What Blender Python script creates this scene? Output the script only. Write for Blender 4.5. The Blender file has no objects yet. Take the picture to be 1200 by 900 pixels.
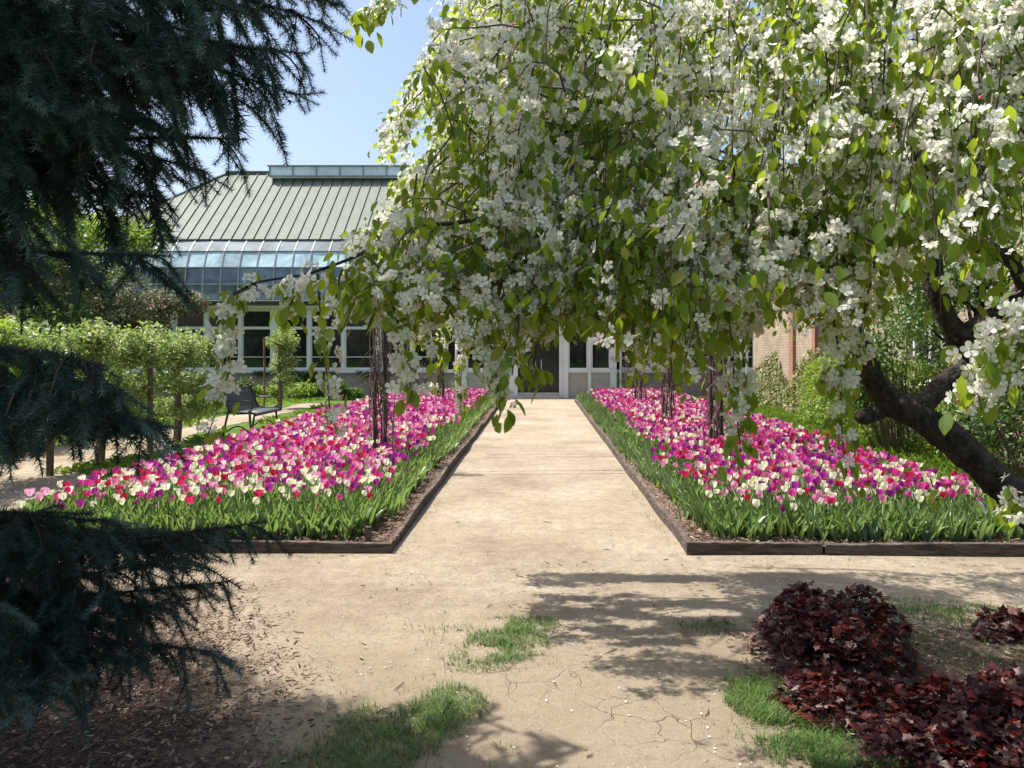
import bpy, bmesh, math, random
import numpy as np
from mathutils import Vector, Matrix
from mathutils.geometry import tessellate_polygon

random.seed(7)
rng = np.random.default_rng(11)
R = math.radians
scene = bpy.context.scene
COL = scene.collection

# ------------------------------------------------------------------ camera
H = 1.6
cd = bpy.data.cameras.new("camera")
cam = bpy.data.objects.new("camera", cd)
COL.objects.link(cam)
cam.location = (0, 0, H)
cam.rotation_euler = (R(90), 0, 0)
cd.sensor_width = 36
cd.lens = 27
cd.shift_x = -31 / 1200
cd.shift_y = -37 / 1200
cd.clip_start = 0.05
cd.clip_end = 2000
scene.camera = cam

# ------------------------------------------------------------------ sky and sun
SUN_EL, SUN_AZ = 63.0, 76.0        # azimuth: degrees to the left of the view
ce = math.cos(R(SUN_EL))
SUN = np.array([-math.sin(R(SUN_AZ)) * ce, math.cos(R(SUN_AZ)) * ce, math.sin(R(SUN_EL))])
world = bpy.data.worlds.new("World")
scene.world = world
world.use_nodes = True
nt = world.node_tree
bg = nt.nodes["Background"]
sky = nt.nodes.new("ShaderNodeTexSky")
sky.sky_type = 'NISHITA'
sky.sun_disc = False
sky.sun_elevation = R(SUN_EL)
sky.sun_rotation = R(-SUN_AZ)
sky.air_density = 1.0
sky.dust_density = 3.0
sky.ozone_density = 1.0
nt.links.new(sky.outputs[0], bg.inputs[0])
bg.inputs[1].default_value = 0.125
sl = bpy.data.lights.new("sun", 'SUN')
sl.energy = 4.8
sl.angle = R(0.53)
sl.color = (1.0, 0.955, 0.885)
so = bpy.data.objects.new("sun", sl)
COL.objects.link(so)
so.rotation_euler = Vector((-SUN[0], -SUN[1], -SUN[2])).to_track_quat('-Z', 'Y').to_euler()
so.location = (-20, 15, 40)
vs = scene.view_settings
vs.view_transform = 'Standard'
vs.look = 'None'
vs.gamma = 1
vs.use_curve_mapping = False
vs.exposure = 0.86
scene.cycles.max_bounces = 8
scene.cycles.transparent_max_bounces = 8
scene.cycles.use_denoising = True
SHX, SHY = -SUN[0] / SUN[2], -SUN[1] / SUN[2]     # shadow shift per metre of height


# ------------------------------------------------------------------ helpers
def P(px, py, d):
    """a point at distance d along the path seen at a given place of the frame"""
    return np.array([(px - 631) / 900 * d, d, H + (413 - py) / 900 * d])


def project(V):
    return 631 + V[:, 0] / V[:, 1] * 900, 413 - (V[:, 2] - H) / V[:, 1] * 900


class MB:
    def __init__(s):
        s.V, s.F, s.M, s.T, s.n = [], [], [], [], 0

    def add(s, V, F, mi=0, tint=None):
        V = np.asarray(V, float).reshape(-1, 3)
        F = np.asarray(F, np.int64)
        if len(V) == 0 or len(F) == 0:
            return s
        s.V.append(V)
        s.F.append(F + s.n)
        mi = np.broadcast_to(np.asarray(mi), (len(F),))
        s.M.append(mi)
        s.T.append(np.full(len(V), .5) if tint is None else np.broadcast_to(np.asarray(tint, float), (len(V),)))
        s.n += len(V)
        return s

    def box(s, lo, hi, mi=0, rot=None, tint=None):
        x0, y0, z0 = lo
        x1, y1, z1 = hi
        V = np.array([[x0, y0, z0], [x1, y0, z0], [x1, y1, z0], [x0, y1, z0],
                      [x0, y0, z1], [x1, y0, z1], [x1, y1, z1], [x0, y1, z1]], float)
        F = [[3, 2, 1, 0], [4, 5, 6, 7], [0, 1, 5, 4], [1, 2, 6, 5], [2, 3, 7, 6], [3, 0, 4, 7]]
        return s.add(V, F, mi, tint)

    def tube(s, pts, rad, n=6, mi=0, tint=None, jag=0):
        pts = np.asarray(pts, float)
        k = len(pts)
        rad = np.broadcast_to(np.asarray(rad, float), (k,))
        t = np.gradient(pts, axis=0)
        t /= np.linalg.norm(t, axis=1)[:, None] + 1e-9
        u = np.cross(t, [0.13, 0.27, 0.95] if abs(t[:, 2]).mean() < .8 else [1, .1, 0.05])
        u /= np.linalg.norm(u, axis=1)[:, None] + 1e-9
        w = np.cross(t, u)
        a = np.arange(n) / n * 2 * np.pi
        rr = rad[:, None] * (1 + jag * rng.standard_normal((k, n)))
        V = pts[:, None, :] + rr[:, :, None] * (np.cos(a)[None, :, None] * u[:, None, :] + np.sin(a)[None, :, None] * w[:, None, :])
        i = np.arange(k - 1)[:, None] * n
        j = np.arange(n)[None, :]
        jn = (j + 1) % n
        F = np.stack([i + j, i + jn, i + n + jn, i + n + j], -1).reshape(-1, 4)
        s.add(V.reshape(-1, 3), F, mi, tint)
        c = np.arange(n)
        b = s.n - k * n
        s.F.append((b + c[::-1])[None, :]); s.M.append(np.array([mi]))
        s.F.append((b + (k - 1) * n + c)[None, :]); s.M.append(np.array([mi]))
        return s

    def scatter(s, tv, tf, Rm, T, scale=1.0, mi=0, tint=None):
        """N copies of a small shape baked into this one mesh"""
        N, k = len(T), len(tv)
        if N == 0:
            return s
        sc = np.broadcast_to(np.asarray(scale, float), (N,))
        V = np.einsum('nij,kj->nki', Rm, tv) * sc[:, None, None] + T[:, None, :]
        off = (np.arange(N) * k)[:, None, None]
        F = (np.asarray(tf)[None] + off).reshape(-1, len(tf[0]))
        m = np.broadcast_to(np.asarray(mi), (N,))
        t = np.repeat(rng.random(N) if tint is None else np.broadcast_to(tint, (N,)), k)
        return s.add(V.reshape(-1, 3), F, np.repeat(m, len(tf)), t)

    def build(s, name, mats, parent=None, smooth=False, loc=None):
        me = bpy.data.meshes.new(name)
        if not s.V:
            V = np.zeros((0, 3))
        else:
            V = np.concatenate(s.V)
        if loc is not None:
            V = V - np.asarray(loc)[None]
        me.vertices.add(len(V))
        me.vertices.foreach_set('co', V.astype(np.float32).ravel())
        loops = np.concatenate([f.ravel() for f in s.F])
        tot = np.concatenate([np.full(len(f), f.shape[1]) for f in s.F])
        st = np.concatenate([[0], np.cumsum(tot)[:-1]])
        me.loops.add(len(loops))
        me.loops.foreach_set('vertex_index', loops.astype(np.int32))
        me.polygons.add(len(tot))
        me.polygons.foreach_set('loop_start', st.astype(np.int32))
        me.polygons.foreach_set('loop_total', tot.astype(np.int32))
        me.polygons.foreach_set('material_index', np.concatenate(s.M).astype(np.int32))
        me.polygons.foreach_set('use_smooth', np.full(len(tot), smooth))
        at = me.attributes.new('tint', 'FLOAT', 'POINT')
        at.data.foreach_set('value', np.concatenate(s.T).astype(np.float32))
        me.update(calc_edges=True)
        for m in (mats if isinstance(mats, (list, tuple)) else [mats]):
            me.materials.append(m)
        o = bpy.data.objects.new(name, me)
        COL.objects.link(o)
        if loc is not None:
            o.location = loc
        if parent is not None:
            o.parent = parent
        return o


def tag(o, label=None, cat=None, group=None, kind=None):
    if label: o['label'] = label
    if cat: o['category'] = cat
    if group: o['group'] = group
    if kind: o['kind'] = kind
    return o


def empty(name, loc, label, cat, group=None):
    o = bpy.data.objects.new(name, None)
    o.empty_display_size = .1
    COL.objects.link(o)
    o.location = loc
    return tag(o, label, cat, group)


def norm(a):
    return a / (np.linalg.norm(a, axis=-1, keepdims=True) + 1e-9)


def frames(d, roll=None, up=(0, 0, 1)):
    """rotation matrices whose local Y follows d, local Z as far up as it can"""
    d = norm(np.asarray(d, float))
    u = np.broadcast_to(np.asarray(up, float), d.shape) + rng.normal(0, 1e-3, d.shape)
    x = norm(np.cross(d, u))
    z = np.cross(x, d)
    if roll is not None:
        c, s_ = np.cos(roll)[:, None], np.sin(roll)[:, None]
        x, z = x * c + z * s_, z * c - x * s_
    return np.stack([x, d, z], -1)


def rand_dirs(n):
    return norm(rng.standard_normal((n, 3)))


def bez(p0, p1, p2, n):
    t = np.linspace(0, 1, n)[:, None]
    return (1 - t) ** 2 * p0 + 2 * t * (1 - t) * p1 + t * t * p2


def inpoly(x, y, poly):
    p = np.asarray(poly, float)
    r = np.zeros(len(x), bool)
    j = len(p) - 1
    for i in range(len(p)):
        xi, yi, xj, yj = p[i, 0], p[i, 1], p[j, 0], p[j, 1]
        c = ((yi > y) != (yj > y)) & (x < (xj - xi) * (y - yi) / (yj - yi + 1e-12) + xi)
        r ^= c
        j = i
    return r


def vnoise(x, y, s=1.0, seed=0):
    """smooth value noise 0..1"""
    x, y = np.asarray(x) * s + 1000, np.asarray(y) * s + 1000
    xi, yi = np.floor(x).astype(np.int64), np.floor(y).astype(np.int64)
    fx, fy = x - xi, y - yi
    fx, fy = fx * fx * (3 - 2 * fx), fy * fy * (3 - 2 * fy)

    def h(a, b):
        v = np.sin(a * 127.1 + b * 311.7 + seed * 74.7) * 43758.5453
        return v - np.floor(v)
    return (h(xi, yi) * (1 - fx) + h(xi + 1, yi) * fx) * (1 - fy) + (h(xi, yi + 1) * (1 - fx) + h(xi + 1, yi + 1) * fx) * fy


# ------------------------------------------------------------------ materials
def newmat(name):
    m = bpy.data.materials.new(name)
    m.use_nodes = True
    t = m.node_tree
    return m, t, t.nodes['Principled BSDF'], t.nodes['Material Output']


def N(t, kind, **kw):
    n = t.nodes.new(kind)
    for k, v in kw.items():
        setattr(n, k, v)
    return n


def ramp(t, stops, interp='LINEAR'):
    r = N(t, 'ShaderNodeValToRGB')
    e = r.color_ramp
    e.interpolation = interp
    while len(e.elements) < len(stops):
        e.elements.new(.5)
    for el, (p, c) in zip(e.elements, stops):
        el.position = p
        el.color = (*c, 1) if len(c) == 3 else c
    return r


def noise(t, scale, detail=4, rough=.55, vec=None, dist=0):
    n = N(t, 'ShaderNodeTexNoise')
    n.inputs['Scale'].default_value = scale
    n.inputs['Detail'].default_value = detail
    n.inputs['Roughness'].default_value = rough
    n.inputs['Distortion'].default_value = dist
    if vec is not None:
        t.links.new(vec, n.inputs['Vector'])
    return n


def mixc(t, f, a, b, blend='MIX'):
    m = N(t, 'ShaderNodeMix', data_type='RGBA', blend_type=blend)
    for s, v in ((m.inputs[0], f), (m.inputs[6], a), (m.inputs[7], b)):
        if hasattr(v, 'is_linked') or hasattr(v, 'links'):
            t.links.new(v, s)
        elif isinstance(v, tuple):
            s.default_value = (*v, 1)
        else:
            s.default_value = v
    return m.outputs[2]


def bump(t, p, h, strength=.4, dist=.01):
    b = N(t, 'ShaderNodeBump')
    b.inputs['Strength'].default_value = strength
    b.inputs['Distance'].default_value = dist
    t.links.new(h, b.inputs['Height'])
    t.links.new(b.outputs[0], p.inputs['Normal'])
    return b


def mat_leaf(name, stops, transl=.35, tcol=None, rough=.45, spec=.4):
    m, t, p, out = newmat(name)
    a = N(t, 'ShaderNodeAttribute', attribute_name='tint')
    r = ramp(t, stops)
    t.links.new(a.outputs['Fac'], r.inputs[0])
    t.links.new(r.outputs[0], p.inputs['Base Color'])
    p.inputs['Roughness'].default_value = rough
    p.inputs['Specular IOR Level'].default_value = spec
    if transl > 0:
        tr = N(t, 'ShaderNodeBsdfTranslucent')
        if tcol is None:
            t.links.new(r.outputs[0], tr.inputs[0])
        else:
            c = mixc(t, .85, r.outputs[0], tcol)
            t.links.new(c, tr.inputs[0])
        ms = N(t, 'ShaderNodeMixShader')
        ms.inputs[0].default_value = transl
        t.links.new(p.outputs[0], ms.inputs[1])
        t.links.new(tr.outputs[0], ms.inputs[2])
        t.links.new(ms.outputs[0], out.inputs[0])
    return m


def mat_plain(name, c, rough=.6, metal=0, spec=.5, var=.15, scale=6, bmp=0, bscale=60):
    m, t, p, out = newmat(name)
    co = N(t, 'ShaderNodeTexCoord').outputs['Object']
    n = noise(t, scale, 5, .6, co)
    lo = tuple(max(0, v * (1 - var)) for v in c)
    hi = tuple(min(1, v * (1 + var)) for v in c)
    r = ramp(t, [(.3, lo), (.7, hi)])
    t.links.new(n.outputs[0], r.inputs[0])
    t.links.new(r.outputs[0], p.inputs['Base Color'])
    p.inputs['Roughness'].default_value = rough
    p.inputs['Metallic'].default_value = metal
    p.inputs['Specular IOR Level'].default_value = spec
    if bmp:
        n2 = noise(t, bscale, 4, .6, co)
        bump(t, p, n2.outputs[0], bmp, .01)
    return m


def mat_bark(name, c1, c2, scale=14, stretch=(1, 1, .25)):
    m, t, p, out = newmat(name)
    co = N(t, 'ShaderNodeTexCoord').outputs['Object']
    mp = N(t, 'ShaderNodeMapping')
    mp.inputs['Scale'].default_value = stretch
    t.links.new(co, mp.inputs[0])
    n = noise(t, scale, 8, .65, mp.outputs[0], .6)
    r = ramp(t, [(.35, c1), (.65, c2)])
    t.links.new(n.outputs[0], r.inputs[0])
    t.links.new(r.outputs[0], p.inputs['Base Color'])
    p.inputs['Roughness'].default_value = .9
    p.inputs['Specular IOR Level'].default_value = .2
    v = N(t, 'ShaderNodeTexVoronoi')
    v.inputs['Scale'].default_value = scale * 2.2
    t.links.new(mp.outputs[0], v.inputs['Vector'])
    a_ = N(t, 'ShaderNodeMath', operation='MULTIPLY_ADD')
    t.links.new(v.outputs['Distance'], a_.inputs[0]); a_.inputs[1].default_value = .6
    t.links.new(n.outputs[0], a_.inputs[2])
    bump(t, p, a_.outputs[0], 1.0, .035)
    return m


def mat_sand():
    m, t, p, out = newmat('sand')
    co = N(t, 'ShaderNodeTexCoord').outputs['Object']
    big = noise(t, .9, 5, .6, co)
    mid = noise(t, 9, 6, .65, co)
    fine = noise(t, 110, 5, .75, co)
    r1 = ramp(t, [(.32, (.292, .232, .165)), (.5, (.385, .317, .234)), (.68, (.455, .385, .295))])
    t.links.new(big.outputs[0], r1.inputs[0])
    r2 = ramp(t, [(.3, (.58, .56, .54)), (.6, (1.08, 1.08, 1.08))])
    t.links.new(mid.outputs[0], r2.inputs[0])
    c = mixc(t, .55, r1.outputs[0], r2.outputs[0], 'MULTIPLY')
    r3 = ramp(t, [(.3, (.40, .39, .37)), (.52, (1, 1, 1)), (.75, (1.15, 1.15, 1.15))])
    t.links.new(fine.outputs[0], r3.inputs[0])
    c = mixc(t, .6, c, r3.outputs[0], 'MULTIPLY')
    med = noise(t, 32, 6, .72, co)
    r4 = ramp(t, [(.36, (.62, .60, .57)), (.5, (1, 1, 1)), (.68, (1.12, 1.11, 1.1))])
    t.links.new(med.outputs[0], r4.inputs[0])
    c = mixc(t, .6, c, r4.outputs[0], 'MULTIPLY')
    # bare cracked earth close to the camera, a little redder, masked by position
    sx = N(t, 'ShaderNodeSeparateXYZ')
    t.links.new(co, sx.inputs[0])
    wob = noise(t, 1.3, 4, .6, co)
    ma = N(t, 'ShaderNodeMath', operation='MULTIPLY_ADD')
    t.links.new(wob.outputs[0], ma.inputs[0])
    ma.inputs[1].default_value = 1.8
    t.links.new(sx.outputs[1], ma.inputs[2])
    mr = N(t, 'ShaderNodeMapRange')
    mr.inputs['From Min'].default_value = 4.5
    mr.inputs['From Max'].default_value = 6.0
    mr.inputs['To Min'].default_value = 1
    mr.inputs['To Max'].default_value = 0
    t.links.new(ma.outputs[0], mr.inputs[0])
    earth = mixc(t, .6, c, (.32, .255, .178))
    c = mixc(t, mr.outputs[0], c, earth)
    # cracks
    dn = noise(t, 3.0, 3, .6, co)
    ad = N(t, 'ShaderNodeVectorMath', operation='MULTIPLY_ADD')
    t.links.new(dn.outputs['Color'], ad.inputs[0])
    ad.inputs[1].default_value = (.25, .25, .25)
    t.links.new(co, ad.inputs[2])
    vo = N(t, 'ShaderNodeTexVoronoi', feature='DISTANCE_TO_EDGE')
    vo.inputs['Scale'].default_value = 5.5
    t.links.new(ad.outputs[0], vo.inputs['Vector'])
    cr = ramp(t, [(0, (1, 1, 1)), (.016, (0, 0, 0))])
    t.links.new(vo.outputs['Distance'], cr.inputs[0])
    gate = noise(t, 1.7, 2, .5, co)
    gr = ramp(t, [(.47, (0, 0, 0)), (.6, (1, 1, 1))])
    t.links.new(gate.outputs[0], gr.inputs[0])
    f1 = N(t, 'ShaderNodeMath', operation='MULTIPLY')
    t.links.new(cr.outputs[0], f1.inputs[0]); t.links.new(gr.outputs[0], f1.inputs[1])
    f2 = N(t, 'ShaderNodeMath', operation='MULTIPLY')
    t.links.new(f1.outputs[0], f2.inputs[0]); t.links.new(mr.outputs[0], f2.inputs[1])
    f3 = N(t, 'ShaderNodeMath', operation='MULTIPLY')
    t.links.new(f2.outputs[0], f3.inputs[0]); f3.inputs[1].default_value = .5
    c = mixc(t, f3.outputs[0], c, (.12, .08, .05))
    # wood chip mulch under the spruce and dark planting soil on the right, with ragged edges
    def lin(a, b, k):
        n_ = N(t, 'ShaderNodeVectorMath', operation='DOT_PRODUCT')
        t.links.new(co, n_.inputs[0]); n_.inputs[1].default_value = (a, b, 0)
        m_ = N(t, 'ShaderNodeMath', operation='ADD')
        t.links.new(n_.outputs['Value'], m_.inputs[0]); m_.inputs[1].default_value = k
        return m_.outputs[0]

    def op(kind, a, b):
        m_ = N(t, 'ShaderNodeMath', operation=kind)
        for q, v in enumerate((a, b)):
            if isinstance(v, (int, float)): m_.inputs[q].default_value = v
            else: t.links.new(v, m_.inputs[q])
        return m_.outputs[0]
    rag = noise(t, 2.2, 8, .72, co)
    rg = op('MULTIPLY', op('SUBTRACT', rag.outputs[0], .5), 1.5)
    chipn = noise(t, 46, 6, .7, co)
    mcol = ramp(t, [(.3, (.04, .026, .02)), (.7, (.14, .094, .072))])
    t.links.new(chipn.outputs[0], mcol.inputs[0])
    scol = ramp(t, [(.3, (.085, .06, .042)), (.7, (.24, .175, .125))])
    t.links.new(chipn.outputs[0], scol.inputs[0])
    for d_, col, w_ in ((op('MINIMUM', lin(-1, -.55, .62), lin(0, -1, 5.3)), mcol, .7), (op('MINIMUM', lin(1, 0, -1.12), lin(0, -1, 4.5)), scol, .3)):
        mr2 = N(t, 'ShaderNodeMapRange', interpolation_type='SMOOTHSTEP')
        mr2.inputs['From Min'].default_value = -.12
        mr2.inputs['From Max'].default_value = w_ * .6
        t.links.new(op('ADD', d_, rg), mr2.inputs[0])
        c = mixc(t, mr2.outputs[0], c, col.outputs[0])
    t.links.new(c, p.inputs['Base Color'])
    p.inputs['Roughness'].default_value = .95
    p.inputs['Specular IOR Level'].default_value = .15
    hh = N(t, 'ShaderNodeMath', operation='MULTIPLY_ADD')
    t.links.new(f2.outputs[0], hh.inputs[0]); hh.inputs[1].default_value = -1.2
    h2 = N(t, 'ShaderNodeMath', operation='ADD')
    t.links.new(fine.outputs[0], h2.inputs[0]); t.links.new(med.outputs[0], h2.inputs[1])
    t.links.new(h2.outputs[0], hh.inputs[2])
    bump(t, p, hh.outputs[0], .75, .022)
    return m


def mat_earth(name, c1, c2, scale=30, bmp=.7):
    m, t, p, out = newmat(name)
    co = N(t, 'ShaderNodeTexCoord').outputs['Object']
    n = noise(t, scale, 7, .7, co)
    n2 = noise(t, scale * .12, 3, .6, co)
    r = ramp(t, [(.3, c1), (.7, c2)])
    t.links.new(n.outputs[0], r.inputs[0])
    r2 = ramp(t, [(.3, (.6, .6, .6)), (.7, (1.1, 1.1, 1.1))])
    t.links.new(n2.outputs[0], r2.inputs[0])
    c = mixc(t, .8, r.outputs[0], r2.outputs[0], 'MULTIPLY')
    t.links.new(c, p.inputs['Base Color'])
    p.inputs['Roughness'].default_value = .95
    p.inputs['Specular IOR Level'].default_value = .15
    bump(t, p, n.outputs[0], bmp, .03)
    return m


def mat_brick():
    m, t, p, out = newmat('brick')
    co = N(t, 'ShaderNodeTexCoord').outputs['Object']
    s = N(t, 'ShaderNodeSeparateXYZ')
    t.links.new(co, s.inputs[0])
    ad = N(t, 'ShaderNodeMath', operation='ADD')
    t.links.new(s.outputs[0], ad.inputs[0]); t.links.new(s.outputs[1], ad.inputs[1])
    c = N(t, 'ShaderNodeCombineXYZ')
    t.links.new(ad.outputs[0], c.inputs[0]); t.links.new(s.outputs[2], c.inputs[1])
    b = N(t, 'ShaderNodeTexBrick')
    b.inputs['Scale'].default_value = 1
    b.inputs['Brick Width'].default_value = .22
    b.inputs['Row Height'].default_value = .075
    b.inputs['Mortar Size'].default_value = .006
    b.inputs['Color1'].default_value = (.42, .33, .24, 1)
    b.inputs['Color2'].default_value = (.34, .26, .18, 1)
    b.inputs['Mortar'].default_value = (.2, .17, .14, 1)
    t.links.new(c.outputs[0], b.inputs['Vector'])
    n = noise(t, 2.5, 4, .6, co)
    r = ramp(t, [(.3, (.75, .73, .7)), (.7, (1.05, 1.05, 1.05))])
    t.links.new(n.outputs[0], r.inputs[0])
    cc = mixc(t, .8, b.outputs[0], r.outputs[0], 'MULTIPLY')
    t.links.new(cc, p.inputs['Base Color'])
    p.inputs['Roughness'].default_value = .9
    bump(t, p, b.outputs['Fac'], -.4, .01)
    return m


def mat_glass(name, base, rough=.06, spec=.8, var=.5, scale=.7):
    m, t, p, out = newmat(name)
    co = N(t, 'ShaderNodeTexCoord').outputs['Object']
    n = noise(t, scale, 4, .65, co, .8)
    r = ramp(t, [(.35, tuple(v * (1 - var) for v in base)), (.65, tuple(min(1, v * (1 + var)) for v in base))])
    t.links.new(n.outputs[0], r.inputs[0])
    t.links.new(r.outputs[0], p.inputs['Base Color'])
    p.inputs['Roughness'].default_value = rough
    p.inputs['Specular IOR Level'].default_value = spec
    n3 = noise(t, 1.3, 2, .5, co)
    bump(t, p, n3.outputs[0], .05, .05)
    return m


M = {}
M['sand'] = mat_sand()
M['lawn'] = mat_earth('lawn', (.05, .10, .016), (.12, .20, .035), 22, .8)
M['soil'] = mat_earth('soil', (.11, .075, .052), (.27, .19, .135), 34)
M['mulch'] = mat_earth('mulch', (.055, .036, .028), (.20, .135, .10), 40)
M['chip'] = mat_leaf('wood_chip', [(0, (.05, .03, .022)), (.5, (.12, .078, .058)), (.85, (.22, .15, .115)), (1, (.40, .32, .25))], 0, rough=.9, spec=.15)
M['pebble'] = mat_leaf('pebble', [(0, (.16, .12, .09)), (.6, (.36, .29, .22)), (1, (.55, .50, .43))], 0, rough=.9, spec=.2)
M['grass'] = mat_leaf('grass', [(0, (.04, .10, .012)), (.6, (.09, .19, .025)), (.9, (.17, .27, .06)), (1, (.36, .33, .17))], .3, rough=.5)
M['edging'] = mat_bark('edging_wood', (.055, .042, .035), (.16, .125, .10), 9, (.6, .6, 3))
M['tleaf'] = mat_leaf('tulip_leaf', [(0, (.06, .115, .045)), (.45, (.115, .19, .075)), (1, (.30, .38, .21))], .35, (.30, .46, .08), rough=.33, spec=.6)
M['tstem'] = mat_leaf('tulip_stem', [(0, (.10, .20, .06)), (1, (.18, .28, .09))], 0, rough=.5)
TC = {'purple': [(0, (.27, .02, .22)), (1, (.48, .05, .36))],
      'magenta': [(0, (.56, .035, .25)), (1, (.74, .10, .40))],
      'red': [(0, (.48, .012, .05)), (1, (.68, .04, .16))],
      'pink': [(0, (.70, .16, .40)), (1, (.86, .46, .62))],
      'cream': [(0, (.82, .80, .56)), (1, (.88, .86, .72))]}
TK = list(TC)
for k in TK:
    M[k] = mat_leaf('tulip_' + k, TC[k], .42, rough=.45, spec=.3)
M['appleleaf'] = mat_leaf('apple_leaf', [(0, (.022, .055, .010)), (.6, (.048, .11, .018)), (.95, (.10, .19, .03)), (1, (.22, .13, .03))], .54, (.56, .70, .05), rough=.42, spec=.35)
M['petal'] = mat_leaf('apple_petal', [(0, (.78, .76, .70)), (.85, (.84, .82, .79)), (1, (.84, .64, .64))], .5, (.92, .90, .74), rough=.6, spec=.2)
M['bud'] = mat_leaf('apple_bud', [(0, (.7, .2, .25)), (1, (.8, .4, .42))], .3, rough=.6)
M['stamen'] = mat_leaf('apple_stamen', [(0, (.45, .42, .10)), (1, (.6, .55, .2))], 0, rough=.8)
M['applebark'] = mat_bark('apple_bark', (.012, .009, .007), (.075, .06, .048), 20, (1, 1, .7))
M['twig'] = mat_plain('twig_bark', (.075, .055, .04), .85, var=.3)
M['needle'] = mat_leaf('spruce_needle', [(0, (.014, .030, .025)), (.55, (.040, .074, .064)), (1, (.13, .20, .185))], .12, (.05, .10, .05), rough=.5, spec=.3)
M['sprucebark'] = mat_bark('spruce_bark', (.04, .03, .024), (.12, .09, .07), 18)
M['redleaf'] = mat_leaf('red_leaf', [(0, (.012, .003, .003)), (.6, (.038, .006, .006)), (.88, (.12, .018, .012)), (.95, (.17, .10, .08)), (1, (.28, .21, .18))], .2, (.30, .025, .02), rough=.45, spec=.3)
M['bright'] = mat_leaf('bright_leaf', [(0, (.07, .13, .02)), (.6, (.15, .25, .035)), (1, (.30, .40, .09))], .45, (.34, .46, .05), rough=.45)
M['pale'] = mat_leaf('pale_leaf', [(0, (.09, .15, .03)), (.6, (.20, .30, .06)), (1, (.42, .50, .2))], .46, (.32, .40, .10), rough=.5)
M['mid'] = mat_leaf('green_leaf', [(0, (.035, .075, .018)), (.6, (.065, .12, .03)), (1, (.12, .19, .05))], .3, (.16, .28, .04), rough=.45)
M['olive'] = mat_leaf('olive_leaf', [(0, (.06, .09, .03)), (.6, (.12, .155, .055)), (.92, (.22, .21, .10)), (1, (.42, .26, .22))], .3, rough=.5)
M['pinkleaf'] = mat_leaf('pink_blossom', [(0, (.16, .12, .06)), (.5, (.36, .22, .17)), (1, (.60, .36, .33))], .35, rough=.55)
M['ivy'] = mat_leaf('ivy_leaf', [(0, (.07, .10, .02)), (.5, (.16, .20, .045)), (.85, (.30, .27, .09)), (1, (.36, .22, .12))], .3, rough=.45)
M['roof'] = mat_plain('green_metal_roof', (.175, .20, .165), .7, 0, .25, .10, 1.5)
M['seam'] = mat_plain('roof_seam', (.085, .095, .08), .6)
M['white'] = mat_plain('white_paint', (.72, .71, .68), .55, var=.06, scale=2)
M['gutter'] = mat_plain('brown_gutter', (.05, .028, .022), .5)
M['bar'] = mat_plain('glazing_bar', (.25, .28, .29), .45)
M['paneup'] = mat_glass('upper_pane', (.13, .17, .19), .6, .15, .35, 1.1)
M['panemid'] = mat_glass('middle_pane', (.42, .56, .60), .15, .7, .35, .9)  # base colour lightened to carry the reflected sky
M['panelow'] = mat_glass('lower_pane', (.11, .16, .19), .05, .8, .6, .8)  # blue base lifted, reflected sky put into the colour
M['window'] = mat_glass('window_glass', (.014, .018, .018), .04, .5, .7, 1.2)
M['lantern'] = mat_glass('lantern_glass', (.70, .80, .86), .15, .7, .15, 1)  # pale base stands for sky mirrored in the shaded glass
M['door'] = mat_glass('door_dark', (.022, .022, .024), .12, .4, .3, 2)
M['stone'] = mat_plain('wall_stone', (.30, .25, .21), .9, var=.25, scale=3, bmp=.5, bscale=25)
M['panel'] = mat_plain('stone_panel', (.42, .36, .31), .85, var=.12, scale=6, bmp=.2)
M['step'] = mat_plain('step_stone', (.50, .45, .38), .85, var=.12, scale=4, bmp=.3)
M['brick'] = mat_brick()
M['orange'] = mat_plain('orange_brick', (.30, .15, .09), .85, var=.25, scale=12, bmp=.4)
M['black'] = mat_plain('black_metal', (.018, .018, .02), .35, 0, .6, .2)
M['mesh'] = mat_plain('grey_mesh_metal', (.085, .09, .085), .45, .3, .6, .25, 60)
M['stake'] = mat_bark('stake_wood', (.10, .065, .045), (.22, .16, .11), 12)
M['vine'] = mat_bark('vine_bark', (.09, .06, .05), (.26, .19, .16), 20)
M['post'] = mat_plain('dark_post', (.05, .036, .03), .8, var=.3)

# ------------------------------------------------------------------ the ground
def sheet(name, outline, z, mat, loc=None):
    v = [(x, y, z) for x, y in outline]
    me = bpy.data.meshes.new(name)
    tri = tessellate_polygon([[Vector(q) for q in v]])
    me.from_pydata(v, [], [list(f) for f in tri])
    me.materials.append(mat)
    me.update()
    bm = bmesh.new(); bm.from_mesh(me)
    for f in bm.faces:
        f.normal_update()
        if f.normal.z < 0: f.normal_flip()
    bm.to_mesh(me); bm.free()
    o = bpy.data.objects.new(name, me)
    COL.objects.link(o)
    return tag(o, kind='structure')


def wob(pts, amp=.08, step=.25, seed=1, closed=True):
    """an outline broken up so that its edge wanders"""
    out = []
    n = len(pts)
    for i in range(n if closed else n - 1):
        a, b = np.array(pts[i], float), np.array(pts[(i + 1) % n], float)
        L = np.linalg.norm(b - a)
        k = max(1, int(L / step))
        nrm = np.array([-(b - a)[1], (b - a)[0]]) / (L + 1e-9)
        for j in range(k):
            q = a + (b - a) * j / k
            out.append(tuple(q + nrm * amp * (vnoise(q[0:1], q[1:2], 1.7, seed)[0] + .5 * vnoise(q[0:1], q[1:2], 6, seed + 3)[0] - .75) * 2))
    return out


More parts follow.
